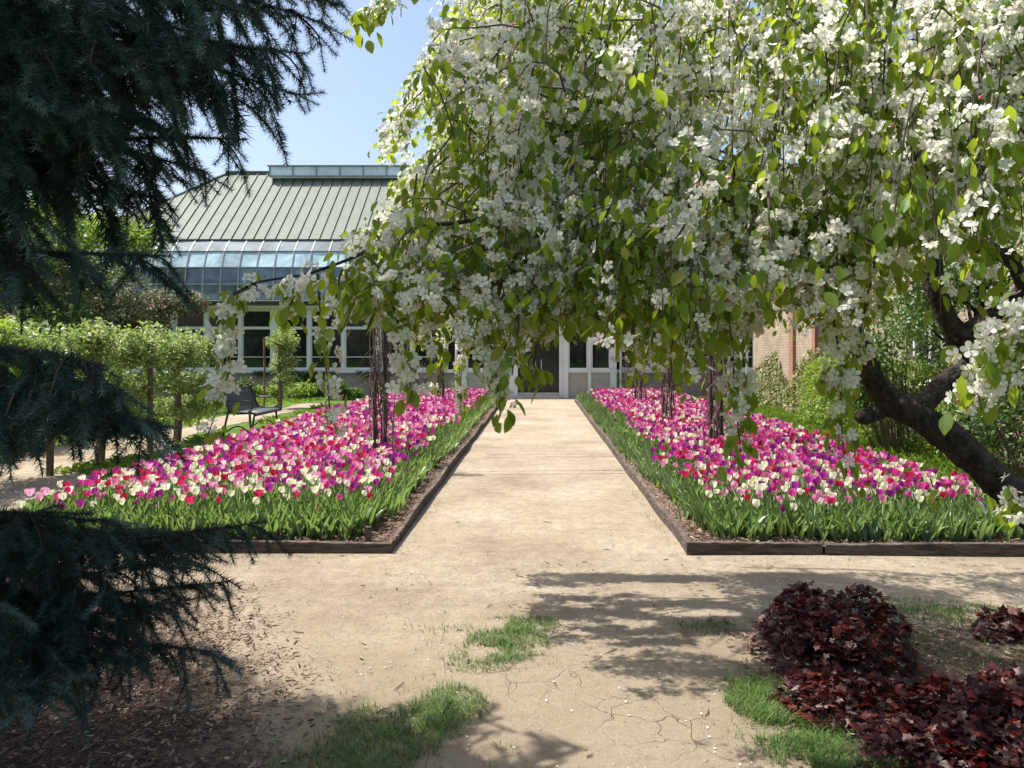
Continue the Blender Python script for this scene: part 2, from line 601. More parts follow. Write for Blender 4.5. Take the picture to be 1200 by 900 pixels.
sheet('ground', [(-300, -100), (300, -100), (300, 600), (-300, 600)], 0, M['lawn'])
sheet('path', [(-1.32, 6.2), (-1.32, 26.6), (1.32, 26.6), (1.32, 6.2), (9, 6.2), (9, -.5), (-9, -.5), (-9, 6.2)], .004, M['sand'])
sheet('footpath', wob([(-9, 5.9), (-9, 9.0), (-8.2, 12), (-7.9, 15), (-7.9, 19), (-7.4, 22), (-7.4, 24), (-1.4, 25.2), (-1.4, 24.8), (-5.0, 24),
                       (-6.5, 22), (-6.75, 18), (-6.6, 14.5), (-6.1, 12), (-5.6, 9.5), (-5.0, 6.5), (-5.0, 5.9)], .12), .008, M['sand'])
BEDS = {'left': (-4.5, -1.19, 6.1, 25.0), 'right': (1.19, 4.35, 6.05, 25.0)}
for k, (x0, x1, y0, y1) in BEDS.items():
    o = sheet('soil', [(x0, y0), (x1, y0), (x1, y1), (x0, y1)], .07, M['soil'])
# ------------------------------------------------------------------ timber edging round the beds
def edging(side):
    x0, x1, y0, y1 = BEDS[side]
    inner = x1 if side == 'left' else x0
    root = empty('bed_edging', (inner, y0, 0),
                 'dark timber edging round the tulip bed on the bench side of the path' if side == 'left' else
                 'dark timber edging round the tulip bed under the flowering apple tree', 'edging', 'timber edgings of the tulip beds')
    t = .045
    L = Vector((inner, y0, 0))

    def board(a, b, w, h, label=None):
        mb = MB()
        a, b = np.array(a, float), np.array(b, float)
        n = max(2, int(np.linalg.norm(b - a) / .35))
        d = (b - a) / np.linalg.norm(b - a)
        s_ = np.array([-d[1], d[0], 0])
        pts = [a + (b - a) * i / n for i in range(n + 1)]
        rows = []
        for q in pts:
            off = .018 * (vnoise(q[0:1], q[1:2], 1.2, 9)[0] - .5) * 2
            hh = h + .024 * (vnoise(q[0:1], q[1:2], .9, 4)[0] - .5) * 2
            c = q + s_ * off
            rows += [c - s_ * w / 2 + [0, 0, -.05], c + s_ * w / 2 + [0, 0, -.05], c + s_ * w / 2 + [0, 0, hh - .006], c + s_ * (w / 2 - .006) + [0, 0, hh],
                     c - s_ * (w / 2 - .006) + [0, 0, hh], c - s_ * w / 2 + [0, 0, hh - .006]]
        F = []
        for i in range(n):
            for j in range(6):
                F.append([i * 6 + j, i * 6 + (j + 1) % 6, i * 6 + 6 + (j + 1) % 6, i * 6 + 6 + j])
        mb.add(rows, F)
        mb.F.append(np.array([[5, 4, 3, 2, 1, 0]])); mb.M.append(np.array([0]))
        mb.F.append(np.array([[n * 6 + j for j in range(6)]])); mb.M.append(np.array([0]))
        o = mb.build('board', M['edging'], root)
        o.location = -L
        return o
    o = -1 if side == 'left' else 1
    joints = [y0, y0 + 4.9, y0 + 9.8, y0 + 14.7, y1]
    for a, b in zip(joints[:-1], joints[1:]):
        board((inner, a + .004 + (t if a == y0 else 0), 0), (inner, b - .004, 0), t, .105)
    outer = x0 if side == 'left' else x1
    if side == 'left':
        board((inner + t / 2, y0 + .02, 0), (inner - 2.4, y0 + .05, 0), t, .105)
        board((inner - 2.41, y0 + .05, 0), (outer, y0 + .05, 0), t, .10)
        st = MB()
        st.box((inner - .20, y0 + .05, -.1), (inner - .155, y0 + .095, .20))
        so_ = st.build('stake', M['edging'], root); so_.location = -L
    else:
        board((inner - t / 2, y0 + .02, 0), (inner + 1.05, y0 + .01, 0), t, .105)
        board((inner + 1.07, y0 - .0, 0), (inner + 2.9, y0 - .05, 0), t, .10)
        board((inner + 2.91, y0 - .05, 0), (outer + .6, y0 - .06, 0), t, .10)


edging('left')
edging('right')

# ------------------------------------------------------------------ glasshouse
def conservatory():
    global rng
    rng = np.random.default_rng(303)
    root = empty('glasshouse', (0, 28, 0), 'long glasshouse with pale green metal roof and curved glazing over white framed windows', 'glasshouse')
    O = np.array([0, 28, 0.])
    XE = 17.4                                    # half length

    def bld(mb, name, m, par=root, smooth=False):
        o = mb.build(name, m, par, smooth)
        if par is root:
            o.location = -Vector(O)
        return o
    # base wall
    b = MB()
    b.box((-XE, 27.9, -.1), (XE, 28.3, .86))
    bld(b, 'base_wall', M['stone'])
    # core behind the windows so that no daylight passes
    b = MB()
    b.box((-XE + .1, 28.35, .0), (XE - .1, 38, 3.3))
    bld(b, 'daylight_block', M['door'])
    b = MB()
    b.box((-XE - .03, 27.84, .86), (XE + .03, 28.3, .98)); bld(b, 'window_ledge', M['white'])
    b = MB()
    b.box((-XE - .1, 27.7, 3.2), (XE + .1, 28.3, 3.30)); bld(b, 'fascia', M['white'])
    b = MB()
    b.box((-XE - .2, 27.55, 3.303), (XE + .2, 28.1, 3.44)); bld(b, 'gutter', M['gutter'])
    b = MB()
    b.box((-XE - .22, 27.53, 3.443), (XE + .22, 28.2, 3.475)); bld(b, 'flashing', M['white'])
    # windows
    w, sp = 1.25, 3.75
    k = 0
    x = -17.1
    first = None
    while x < XE - .5:
        thick = (k % 3 == 0)
        if abs(x) > 3.0:
            c = MB()
            ww = .13 if thick else .05
            c.box((x - ww, 27.86 if thick else 27.93, .983), (x + ww, 28.2, 3.197))
            bld(c, 'mullion', M['white'])
        if x + w < XE and abs(x + w / 2) > 3.3:
            a0, a1 = x + (.13 if thick else .05), x + w - (.13 if (k + 1) % 3 == 0 else .05)
            f = MB()
            for (z0, z1) in ((.985, 1.05), (2.44, 2.54), (3.1, 3.195)):
                f.box((a0 + .002, 27.96, z0), (a1 - .002, 28.12, z1))
            f.box((a0 + .002, 27.985, 1.42), (a1 - .002, 28.04, 1.45))
            for u in (a0 + .002, a1 - .042):
                f.box((u, 27.963, 1.051), (u + .04, 28.117, 2.439)); f.box((u, 27.963, 2.541), (u + .04, 28.117, 3.099))
            fo = bld(f, 'window', M['white'])
            g = MB()
            g.box((a0, 28.05, 1.0), (a1, 28.07, 3.15))
            go = g.build('pane', M['window'], fo)
        x += w
        k += 1
    # curved glazing
    prof = [(28.0, 3.48), (28.0, 4.09), (28.10, 4.71), (28.36, 5.33), (28.9, 5.82)]
    for r in range(4):
        (ya, za), (yb, zb) = prof[r], prof[r + 1]
        g = MB()
        n = 54
        for i in range(n):
            xa = -XE + 2 * XE * i / n
            xb = xa + 2 * XE / n
            j = rng.normal(0, .006, 2)
            g.add([(xa, ya + j[0], za), (xb, ya + j[1], za), (xb, yb + j[0], zb), (xa, yb + j[1], zb)], [[0, 1, 2, 3]])
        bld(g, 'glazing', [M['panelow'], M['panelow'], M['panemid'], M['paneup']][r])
        # left and right returns
        for s in (-1, 1):
            g = MB()
            g.add([(s * XE, ya, za), (s * XE, 38, za), (s * (XE - (yb - 28)), 38, zb), (s * (XE - (yb - 28)), yb, zb)], [[0, 1, 2, 3]])
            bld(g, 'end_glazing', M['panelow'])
    bars = MB()
    for i in range(55):
        xa = -XE + 2 * XE * i / 54
        pts = [(xa, y - .03, z) for y, z in prof]
        for (p0, p1) in zip(pts[:-1], pts[1:]):
            hw = .022
            bars.add([(xa - hw, p0[1], p0[2]), (xa + hw, p0[1], p0[2]), (xa + hw, p1[1], p1[2]), (xa - hw, p1[1], p1[2]),
                      (xa - hw, p0[1] + .06, p0[2]), (xa + hw, p0[1] + .06, p0[2]), (xa + hw, p1[1] + .06, p1[2]), (xa - hw, p1[1] + .06, p1[2])],
                     [[0, 1, 2, 3], [0, 3, 7, 4], [1, 5, 6, 2]])
    for y, z in prof[1:-1]:
        bars.box((-XE, y - .035, z - .02), (XE, y + .03, z + .02))
    bld(bars, 'glazing_bar', M['bar'])
    # hipped standing seam roof
    ye, ze, yr, zr, hip = 28.9, 5.83, 33.0, 9.3, 4.1
    rf = MB()
    xl = XE
    rf.add([(-xl, ye, ze), (xl, ye, ze), (xl - hip, yr, zr), (-xl + hip, yr, zr)], [[0, 1, 2, 3]])
    rf.add([(-xl, ye, ze), (-xl + hip, yr, zr), (-xl, 37.1, ze)], [[0, 1, 2]])
    rf.add([(xl, ye, ze), (xl, 37.1, ze), (xl - hip, yr, zr)], [[0, 1, 2]])
    rf.add([(-xl, 37.1, ze), (-xl + hip, yr, zr), (xl - hip, yr, zr), (xl, 37.1, ze)], [[0, 1, 2, 3]])
    ro = bld(rf, 'roof', M['roof'])
    se = MB()
    s_len = .415
    n = int(2 * xl / s_len)
    for i in range(1, n):
        xa = -xl + i * s_len
        t1 = min(1, (xl - abs(xa)) / hip)
        y1, z1 = ye + (yr - ye) * t1, ze + (zr - ze) * t1
        hw = .014
        o_ = np.array([0, -.03, .035])
        a, c = np.array([xa, ye, ze]), np.array([xa, y1, z1])
        se.add([a + [-hw, 0, 0], a + [hw, 0, 0], c + [hw, 0, 0], c + [-hw, 0, 0], a + [-hw, 0, 0] + o_, a + [hw, 0, 0] + o_, c + [hw, 0, 0] + o_, c + [-hw, 0, 0] + o_],
               [[4, 5, 6, 7], [0, 4, 7, 3], [1, 2, 6, 5], [0, 1, 5, 4]])
    se.build('roof_seam', M['seam'], ro)
    rd = MB()
    rd.box((-xl + hip - .1, yr - .12, zr - .05), (xl - hip + .1, yr + .12, zr + .07))
    rd.box((-xl, ye - .06, ze - .03), (xl, ye + .02, ze + .03))
    for s in (-1, 1):
        rd.tube([(s * xl, ye, ze), (s * (xl - hip), yr, zr + .03)], .05, 6)
    rd.build('ridge_cap', M['seam'], ro)
    # glazed lantern on the ridge
    lt = MB()
    lt.box((-11.3, 32.3, 8.95), (11.3, 33.7, 9.42))
    lo = bld(lt, 'lantern', M['lantern'])
    lb = MB()
    lb.box((-11.38, 32.2, 9.42), (11.38, 33.8, 9.46)); lb.box((-11.38, 32.24, 8.99), (11.38, 32.296, 9.04))
    for i in range(24):
        xa = -11.3 + 22.6 * i / 23
        lb.box((xa - .02, 32.25, 9.04), (xa + .02, 32.298, 9.418))
    lb.build('lantern_frame', M['bar'], lo)
    # entrance bay
    yb = 26.75
    for s in (-1, 1):
        for (a, e, y0, y1) in ((.76, 1.04, -.02, .2), (.72, .80, -.07, -.021), (1.72, 1.84, 0, .16), (2.5, 2.72, -.01, .2)):
            c = MB()
            c.box((min(s * a, s * e), yb + y0, 0), (max(s * a, s * e), yb + y1, 3.3))
            bld(c, 'entrance_post', M['white'])
        for a, e in ((1.045, 1.715), (1.845, 2.495)):
            lo, hi = min(s * a, s * e), max(s * a, s * e)
            c = MB()
            c.box((lo, yb + .02, .9), (hi, yb + .14, 1.06)); c.box((lo, yb + .02, 2.5), (hi, yb + .14, 2.6))
            for u in (lo, hi - .04):
                c.box((u, yb + .023, 1.061), (u + .04, yb + .137, 2.499)); c.box((u, yb + .023, 2.601), (u + .04, yb + .137, 3.25))
            fo = bld(c, 'entrance_window', M['white'])
            g = MB(); g.box((lo, yb + .08, 1.06), (hi, yb + .1, 3.25)); g.build('pane', M['window'], fo)
            c = MB(); c.box((lo, yb + .05, 0), (hi, yb + .15, .9)); bld(c, 'stone_panel', M['panel'])
        c = MB()
        c.box((min(s * 2.55, s * 2.7), yb + .21, 0), (max(s * 2.55, s * 2.7), 27.8, 3.3))
        bld(c, 'entrance_side', M['white'])
        c = MB()
        c.tube([(s * 2.86, yb - .05, 0), (s * 2.86, yb - .05, 3.2)], .035, 8)
        bld(c, 'downpipe', M['white'])
    c = MB()
    c.box((-2.85, yb - .15, 3.303), (2.85, 28, 3.5))
    bld(c, 'entrance_roof', M['white'])
    c = MB()
    c.box((-.755, yb + .15, .22), (.755, yb + .2, 3.3))
    do = bld(c, 'door', M['door'])
    c = MB()
    for s in (-.75, -.03, .03, .72):
        c.box((s, yb + .1, .22), (s + .03, yb + .148, 2.4))
    c.box((-.72, yb + .105, 2.3), (.72, yb + .147, 2.42))
    c.box((-.72, yb + .105, .22), (.72, yb + .147, .4))
    c.build('door_frame', M['post'], do)
    for s in (-.1, .1):
        c = MB()
        c.tube([(s, yb + .06, 1.0), (s, yb + .06, 1.35)], .012, 6)
        c.build('handle', M['white'], do)
    c = MB()
    c.box((-.71, yb - .3, -.02), (.71, yb + .3, .11)); c.box((-.71, yb + .0, .113), (.71, yb + .3, .2))
    bld(c, 'step', M['step'])


conservatory()

# ------------------------------------------------------------------ foliage pieces
_lw = [(.16, .17), (.42, .29), (.68, .25), (.87, .12)]
LEAF_V = np.array([[0, 0, 0], [0, 1, -.14]] + [[w, y, .22 * w - .14 * y * y] for y, w in _lw] + [[-w, y, .22 * w - .14 * y * y] for y, w in _lw] + [[0, .5, -.05]])
LEAF_F = [[0, 2, 3, 10], [10, 3, 4, 10], [10, 4, 5, 1], [0, 10, 7, 6], [10, 8, 7, 10], [10, 1, 9, 8]]
LEAF_F = [[0, 2, 3], [0, 3, 10], [10, 3, 4], [10, 4, 5], [10, 5, 1], [0, 7, 6], [0, 10, 7], [10, 8, 7], [10, 9, 8], [10, 1, 9]]
LEAF1_V = np.array([[0, 0, 0], [.28, .45, .04], [0, 1, -.06], [-.28, .45, .04]])
LEAF1_F = [[0, 1, 2, 3]]


def petal_template():
    V, F = [], []
    for k in range(5):
        a = k / 5 * 2 * math.pi
        c, s = math.cos(a), math.sin(a)
        pts = [(0.04, 0, 0), (.28, -.17, .06), (.44, -.16, .13), (.52, 0, .15), (.44, .16, .13), (.28, .17, .06)]
        F.append([len(V) + i for i in range(6)])
        for x, y, z in pts:
            V.append((x * c - y * s, x * s + y * c, z))
    return np.array(V), F


FLO_V, FLO_F = petal_template()
# local Z is the way the flower faces: reorder so that frames() (local Y) carries it
FLO_V = FLO_V[:, [0, 2, 1]]
STA_V = np.array([[.07, .08, 0], [-.04, .08, .06], [-.04, .08, -.06], [0, .16, 0]])
STA_F = [[0, 1, 3], [1, 2, 3], [2, 0, 3]]


def leaf_mass(mb, C, n, size, out=.6, simple=True, mi=0, droop=.3):
    """n leaves at points C (n,3)"""
    d = rand_dirs(n)
    d[:, 2] -= droop
    mb.scatter(LEAF1_V if simple else LEAF_V, LEAF1_F if simple else LEAF_F, frames(d, rng.uniform(-1, 1, n)), C, size * rng.uniform(.7, 1.3, n), mi)


def crown_points(n, clumps):
    """points in clumps (centre, radius xyz): denser near each clump's skin"""
    vol = np.array([c[1][0] * c[1][1] * c[1][2] for c in clumps])
    pick = rng.choice(len(clumps), n, p=vol / vol.sum())
    C = np.array([c[0] for c in clumps])[pick]
    Rr = np.array([c[1] for c in clumps])[pick]
    d = rand_dirs(n)
    r = rng.random(n) ** .45
    return C + d * Rr * r[:, None]


def blob_clumps(center, rad, n, cr):
    out = []
    for _ in range(n):
        d = rand_dirs(1)[0] * rng.random() ** .4
        out.append((np.array(center) + d * np.array(rad), np.array([cr, cr, cr * .75]) * rng.uniform(.6, 1.25)))
    return out


def garden_tree(name, base, label, cat, mat, center, rad, nclump, cr, nleaf, size, trunk_r=.06, group=None, second=None, bark='applebark'):
    root = empty(name, base, label, cat, group)
    B = np.array(base, float)
    t = MB()
    top = np.array(center, float)
    mid = (B + top) / 2 + [rng.normal(0, .05), rng.normal(0, .05), 0]
    tq = bez(B - [0, 0, .05], mid, top, 8)
    t.tube(tq, np.linspace(trunk_r, trunk_r * .5, 8), 8, jag=.06)
    o = t.build('trunk', M[bark], root); o.location = -Vector(B)
    cl = blob_clumps(center, rad, nclump, cr)
    br = MB()
    for c, r in cl[::2]:
        s = tq[rng.integers(4, 8)]
        br.tube(bez(s, (s + c) / 2 + [0, 0, .1], c, 5), np.linspace(trunk_r * .4, trunk_r * .1, 5), 5)
    o = br.build('branch', M[bark], root); o.location = -Vector(B)
    cr_ = MB()
    leaf_mass(cr_, crown_points(nleaf, cl), nleaf, size)
    o = cr_.build('crown', M[mat], root); o.location = -Vector(B)
    if second:
        m2, n2, s2 = second
        f = MB()
        leaf_mass(f, crown_points(n2, cl), n2, s2)
        o = f.build('blossom', M[m2], root); o.location = -Vector(B)
    return root


# trees and shrubs beyond the left bed
garden_tree('leafy_tree', (-13.5, 22, 0), 'tall tree with bright yellow green leaves left of the glasshouse roof', 'tree', 'bright', P(85, 300, 22), (2.6, 1.8, 1.5), 26, .75, 9000, .15, .14, 'trees left of the glasshouse')
garden_tree('leafy_tree', (-13.2, 17.5, 0), 'dense green tree at the far left behind the spruce', 'tree', 'mid', P(-40, 330, 17.5), (2.6, 1.8, 1.9), 26, .75, 9000, .14, .14, 'trees left of the glasshouse')
garden_tree('leafy_tree', (-11.8, 19, 0), 'mid green tree with tangled olive leaves below the curved glazing', 'tree', 'olive', P(70, 345, 19), (1.9, 1.3, 1.0), 22, .6, 8000, .10, .11, 'trees left of the glasshouse')
garden_tree('pink_dogwood', (-10.6, 21, 0), 'small tree with pinkish brown blossom at the corner of the window band', 'tree', 'olive', P(172, 365, 20.5), (1.3, 1.0, .75), 18, .45, 6000, .10, .08, None, ('pinkleaf', 1400, .08))
garden_tree('leafy_tree', (-17, 24, 0), 'pale leafy tree beyond the far left of the lawn', 'tree', 'pale', P(10, 290, 24), (3, 2, 1.8), 24, .8, 7000, .16, .14, 'trees left of the glasshouse')
garden_tree('leafy_tree', (-22, 30, 0), 'dark tree behind the others at the left edge', 'tree', 'mid', P(-60, 300, 30), (4.5, 2.5, 2.6), 24, 1.2, 7000, .22, .2, 'trees left of the glasshouse')


def espalier(base, label, tiers, half, nleaf, mat='pale', h=1.75, group='trained fruit trees along the footpath'):
    root = empty('espalier_tree', base, label, 'fruit tree', group)
    B = np.array(base, float)
    t = MB()
    t.tube([B + [0, 0, -.05], B + [.03, .02, .5], B + [-.02, .03, 1.1], B + [0, 0, h]], [.075, .06, .055, .03], 8, jag=.08)
    o = t.build('trunk', M['stake'], root); o.location = -Vector(B)
    cl, br = [], MB()
    for z, hl, thick in tiers:
        a, b = B + [0, -hl, z + .05], B + [.1, hl, z + .05]
        br.tube(bez(a, B + [0, 0, z - .1], b, 9), [.012, .018, .022, .026, .03, .026, .022, .018, .012], 5)
        for i in range(int(hl * 15)):
            yy = rng.uniform(-hl, hl)
            cl.append((B + [rng.normal(0, .13), yy, z + rng.normal(0.08, .07)], np.array([.27, .27, thick]) * rng.uniform(.55, 1.3)))
    o = br.build('branch', M['stake'], root); o.location = -Vector(B)
    c = MB()
    leaf_mass(c, crown_points(nleaf, cl), nleaf, .085)
    o = c.build('crown', M[mat], root); o.location = -Vector(B)
    f = MB()
    leaf_mass(f, crown_points(nleaf // 12, cl), nleaf // 12, .055)
    o = f.build('blossom', M['petal'], root); o.location = -Vector(B)


T3 = [(1.60, 1.4, .31), (1.0, 1.2, .17), (.52, .95, .13)]
espalier((-6.35, 11.1, 0), 'trained fruit tree with thick trunk nearest the tulip bed corner', T3, 1.1, 6400)
espalier((-6.45, 13.7, 0), 'trained fruit tree with slim trunk just left of the bench', T3, 1.1, 6400)
espalier((-6.7, 8.8, 0), 'trained fruit tree with bright yellow leaves at the left edge of the row', T3, 1.1, 6400, 'bright')
espalier((-8.6, 12.4, 0), 'trained fruit tree in the second row across the footpath', T3, 1.1, 5600, 'bright')
espalier((-8.8, 15.6, 0), 'trained fruit tree in the second row behind the slim trunk', T3, 1.1, 5600, 'bright')
espalier((-7.25, 21.5, 0), 'small trained fruit tree with a flat pale crown under the windows', [(1.85, .55, .34), (1.25, .6, .2), (.75, .45, .15)], .6, 3000, 'pale', 1.8)
for (x, y, h, lab) in ((-6.2, 12.25, 1.75, 'wooden stake between the two trained trees beside the footpath'),
                       (-7.5, 21.0, 2.0, 'thin wooden stake under the small flat crowned tree'),
                       (-6.3, 9.9, 1.7, 'wooden stake half hidden by the spruce at left')):
    s = MB()
    s.tube([(0, 0, -.1), (0.01, 0, h * .5), (0, 0, h)], .045 if y < 20 else .03, 7)
    o = s.build('wooden_stake', M['stake']); o.location = (x, y, 0)
    tag(o, lab, 'stake', 'wooden stakes')


def bush(name, base, rad, n, size, mat, label, cat='shrub', group=None, nclump=14, second=None, cr=None):
    B = np.array(base, float)
    root = empty(name, base, label, cat, group)
    cl = []
    for _ in range(nclump):
        a = rng.uniform(0, 2 * np.pi); r = rng.random() ** .5
        z = rad[2] * rng.uniform(.25, .85)
        c = B + [math.cos(a) * r * rad[0], math.sin(a) * r * rad[1], z]
        q = cr or min(rad) * .42
        cl.append((c, np.array([q, q, q * .8]) * rng.uniform(.7, 1.25)))
    st = MB()
    for c, r in cl:
        b = B + [(c - B)[0] * .25, (c - B)[1] * .25, -.03]
        st.tube(bez(b, (b + c) / 2 + [0, 0, .1], c, 4), [.014, .011, .008, .004], 4)
    o = st.build('stem', M['twig'], root); o.location = -Vector(B)
    f = MB()
    Cp = crown_points(n, cl)
    Cp[:, 2] = np.maximum(Cp[:, 2], .02)
    leaf_mass(f, Cp, n, size)
    o = f.build('foliage', M[mat], root); o.location = -Vector(B)
    if second:
        f = MB()
        Cp = crown_points(second[1], cl)
        leaf_mass(f, Cp, second[1], second[2])
        o = f.build('blossom', M[second[0]], root); o.location = -Vector(B)
    return root


# planting along the glasshouse base and beyond the bench
for i, (x, y, r, hh, m, lab) in enumerate((
        (-8.6, 26.2, 1.1, .55, 'bright', 'low bright green planting under the windows behind the bench'),
        (-6.6, 26.3, 1.0, .55, 'mid', 'low dark green planting right of the small flat crowned tree'),
        (-11.0, 26.0, 1.3, .8, 'mid', 'dark green shrub at the glasshouse base behind the trained trees'),
        (-5.0, 25.9, .8, .45, 'bright', 'low light green planting beside the back of the left tulip bed'),
        (-13.4, 25.6, 1.6, 1.0, 'mid', 'wide dark shrub at the far left of the glasshouse base'))):
    bush('low_shrub', (x, y, 0), (r, .6, hh), 1800, .11, m, lab, 'shrub', 'low shrubs along the glasshouse base')


def ivy(name, pts_fn, n, size, mat, label, base):
    mb = MB()
    C, d = pts_fn(n)
    mb.scatter(LEAF1_V, LEAF1_F, frames(d, rng.uniform(-.6, .6, n)), C, size * rng.uniform(.6, 1.3, n))
    o = mb.build(name, M[mat], None, loc=base)
    return tag(o, label, 'creeper')


def ivy_front(n):
    x = rng.uniform(-11.5, -4.4, n * 4)
    z = rng.uniform(.1, .95, n * 4)
    keep = (vnoise(x, z, 1.6, 3) + .25 * (z - .5)) > .52
    x, z = x[keep][:n], z[keep][:n]
    C = np.stack([x, 27.86 - rng.random(len(x)) * .1, z], 1)
    d = rng.normal(0, .4, (len(x), 3)) + [0, -.4, -.8]
    while len(C) < n:
        C = np.concatenate([C, C])[:n]; d = np.concatenate([d, d])[:n]
    return C, d


ivy('wall_creeper', ivy_front, 2600, .10, 'mid', 'dark green creeper hanging on the stone base under the windows', (-8, 27.8, 0))

# ------------------------------------------------------------------ brick building on the right
def brick_house():
    global rng
    rng = np.random.default_rng(909)
    root = empty('brick_building', (6.6, 18, 0), 'tan brick building wall with a stone window sill beyond the right tulip bed', 'building')
    O = Vector((6.6, 18, 0))

    def bld(mb, name, m, par=root):
        o = mb.build(name, m, par)
        if par is root: o.location = -O
        return o
    b = MB()
    # wall with two window openings, built in strips round them
    wins = [(16.9, 18.1), (12.6, 13.8)]
    ys = [7.5, 12.6, 13.8, 16.9, 18.1, 23.6]
    for a, c in zip(ys[:-1], ys[1:]):
        if (a, c) in wins:
            b.box((6.6, a, -.1), (6.9, c, 1.05)); b.box((6.6, a, 2.6), (6.9, c, 4.6))
        else:
            b.box((6.6, a, -.1), (6.9, c, 4.6))
    b.box((6.9, 7.5, -.1), (13, 7.8, 4.6)); b.box((6.9, 23.3, -.1), (13, 23.6, 4.6))
    bld(b, 'wall', M['brick'])
    for a, c in wins:
        f = MB()
        for u, v in ((a, a + .07), (c - .07, c), ((a + c) / 2 - .03, (a + c) / 2 + .03)):  # stiles
            f.box((6.72, u, 1.052), (6.8, v, 2.598))
        f.box((6.722, a + .07, 1.052), (6.798, c - .07, 1.12)); f.box((6.722, a + .07, 2.52), (6.798, c - .07, 2.598))
        fo = bld(f, 'window', M['white'])
        g = MB(); g.box((6.75, a + .05, 1.1), (6.77, c - .05, 2.55)); g.build('pane', M['window'], fo)
        s = MB(); s.box((6.5, a - .1, .97), (6.72, c + .1, 1.052)); s.build('sill', M['step'], fo)
    for a, c in ((19.7, 20.0), (18.12, 18.3), (16.7, 16.88)):
        p = MB()
        p.box((6.52, a, -.1), (6.597, c, 4.6))
        bld(p, 'pilaster', M['orange'])
    r = MB()
    r.box((6.4, 7.3, 4.6), (13.2, 23.8, 4.75)); bld(r, 'roof', M['seam'])


brick_house()


def ivy_wall(n):
    y = rng.uniform(14.5, 23.4, n * 6)
    z = rng.random(n * 6) ** 1.5 * 3.0
    lim = .55 + 2.3 * np.clip(vnoise(y, y * 0, .8, 8) - .25, 0, 1) + .3 * vnoise(y, z, 3, 2)
    k = z < lim
    y, z = y[k][:n], z[k][:n]
    x = 6.56 - rng.random(len(y)) * (.10 + .35 * np.clip(1 - z / .9, 0, 1))
    return np.stack([x, y, z], 1), rng.normal(0, .4, (len(y), 3)) + [-.5, 0, -.7]


def add_ivy_wall():
    mb = MB()
    C, d = ivy_wall(5200)
    mb.scatter(LEAF1_V, LEAF1_F, frames(d, rng.uniform(-.6, .6, len(C))), C, .11 * rng.uniform(.6, 1.3, len(C)))
    o = mb.build('wall_creeper', M['ivy'], None, loc=(6.5, 18, 0))
    tag(o, 'yellow green creeper climbing the sunlit brick wall on the right', 'creeper')


add_ivy_wall()
# hedge, shrubs and ground cover between the bed and the wall
def hedge():
    global rng
    rng = np.random.default_rng(808)
    mb = MB()
    n = 15000
    y = rng.uniform(9.0, 15.5, n)
    z = rng.random(n) ** .7 * 1.45
    prof = .55 * np.sqrt(np.clip(1 - ((z - .6) / 1.0) ** 2, .1, 1))
    side = rng.random(n)
    x = 5.75 + prof * np.where(side < .65, -1 + .25 * rng.random(n), rng.uniform(-1, 1, n)) + .12 * (vnoise(y, z, 2.2, 6) - .5)
    z = z + .15 * (vnoise(y, y * 0, 1.5, 3) - .5)
    d = rand_dirs(n) + [-.3, 0, .2]
    mb.scatter(LEAF1_V, LEAF1_F, frames(d), np.stack([x, y, z], 1), .065 * rng.uniform(.7, 1.4, n))
    root = empty('clipped_hedge', (5.75, 12, 0), 'bright green hedge behind the leaning apple trunk', 'hedge')
    o = mb.build('foliage', M['bright'], root); o.location = (-5.75, -12, 0)
    st = MB()
    for i in range(40):
        yy = 9.1 + i * .16
        st.tube([(5.75, yy, -.05), (5.75 + rng.normal(0, .1), yy, .5), (5.75 + rng.normal(0, .25), yy + rng.normal(0, .1), 1.1)], [.02, .015, .006], 4)
    o = st.build('stem', M['twig'], root); o.location = (-5.75, -12, 0)


hedge()
bush('flowering_shrub', (5.0, 7.3, 0), (.95, .9, 2.1), 9000, .06, 'mid', 'tall shrub with tiny pale flowers at the right edge behind the apple trunk', 'shrub', None, 34, ('petal', 900, .03), .36)
bush('flowering_shrub', (6.0, 8.7, 0), (.8, .8, 2.6), 5000, .07, 'mid', 'taller green shrub against the brick wall end', 'shrub', None, 24, None, .36)
garden_tree('leafy_tree', (5.3, 9.6, 0), 'leafy tree with pale blossom in front of the brick wall behind the apple limbs', 'tree', 'mid', P(1150, 330, 8.6), (1.5, .9, 1.2), 26, .5, 9000, .075, .07, None, ('petal', 900, .035))
bush('flowering_shrub', (5.25, 11.2, 0), (.85, .9, 2.9), 6000, .075, 'mid', 'tall dark green shrub beyond the hedge in front of the brick window', 'shrub', None, 26, None, .4)
# bare twiggy bushes at the back of the right bed
for i, (x, y, lab) in enumerate(((3.2, 25.6, 'tangle of bare brown shrub stems beside the entrance downpipe'), (4.5, 25.4, 'tangle of bare brown shrub stems in the middle of the back bed'),
                                 (5.6, 24.8, 'tangle of bare brown shrub stems beside the white picket gate'), (-4.0, 25.8, 'tangle of bare brown shrub stems at the back of the left tulip bed'))):
    mb = MB()
    for k in range(70):
        a = rng.uniform(0, 2 * np.pi)
        r = rng.uniform(.2, .75)
        p0 = np.array([rng.normal(0, .15), rng.normal(0, .1), 0])
        p2 = p0 + [math.cos(a) * r, math.sin(a) * r * .6, rng.uniform(.5, 1.5)]
        mb.tube(bez(p0, (p0 + p2) / 2 + rng.normal(0, .15, 3) + [0, 0, .25], p2, 6), np.linspace(.014, .004, 6), 4)
    o = mb.build('bare_shrub', M['vine']); o.location = (x, y, 0)
    tag(o, lab, 'shrub', 'bare shrubs by the glasshouse')
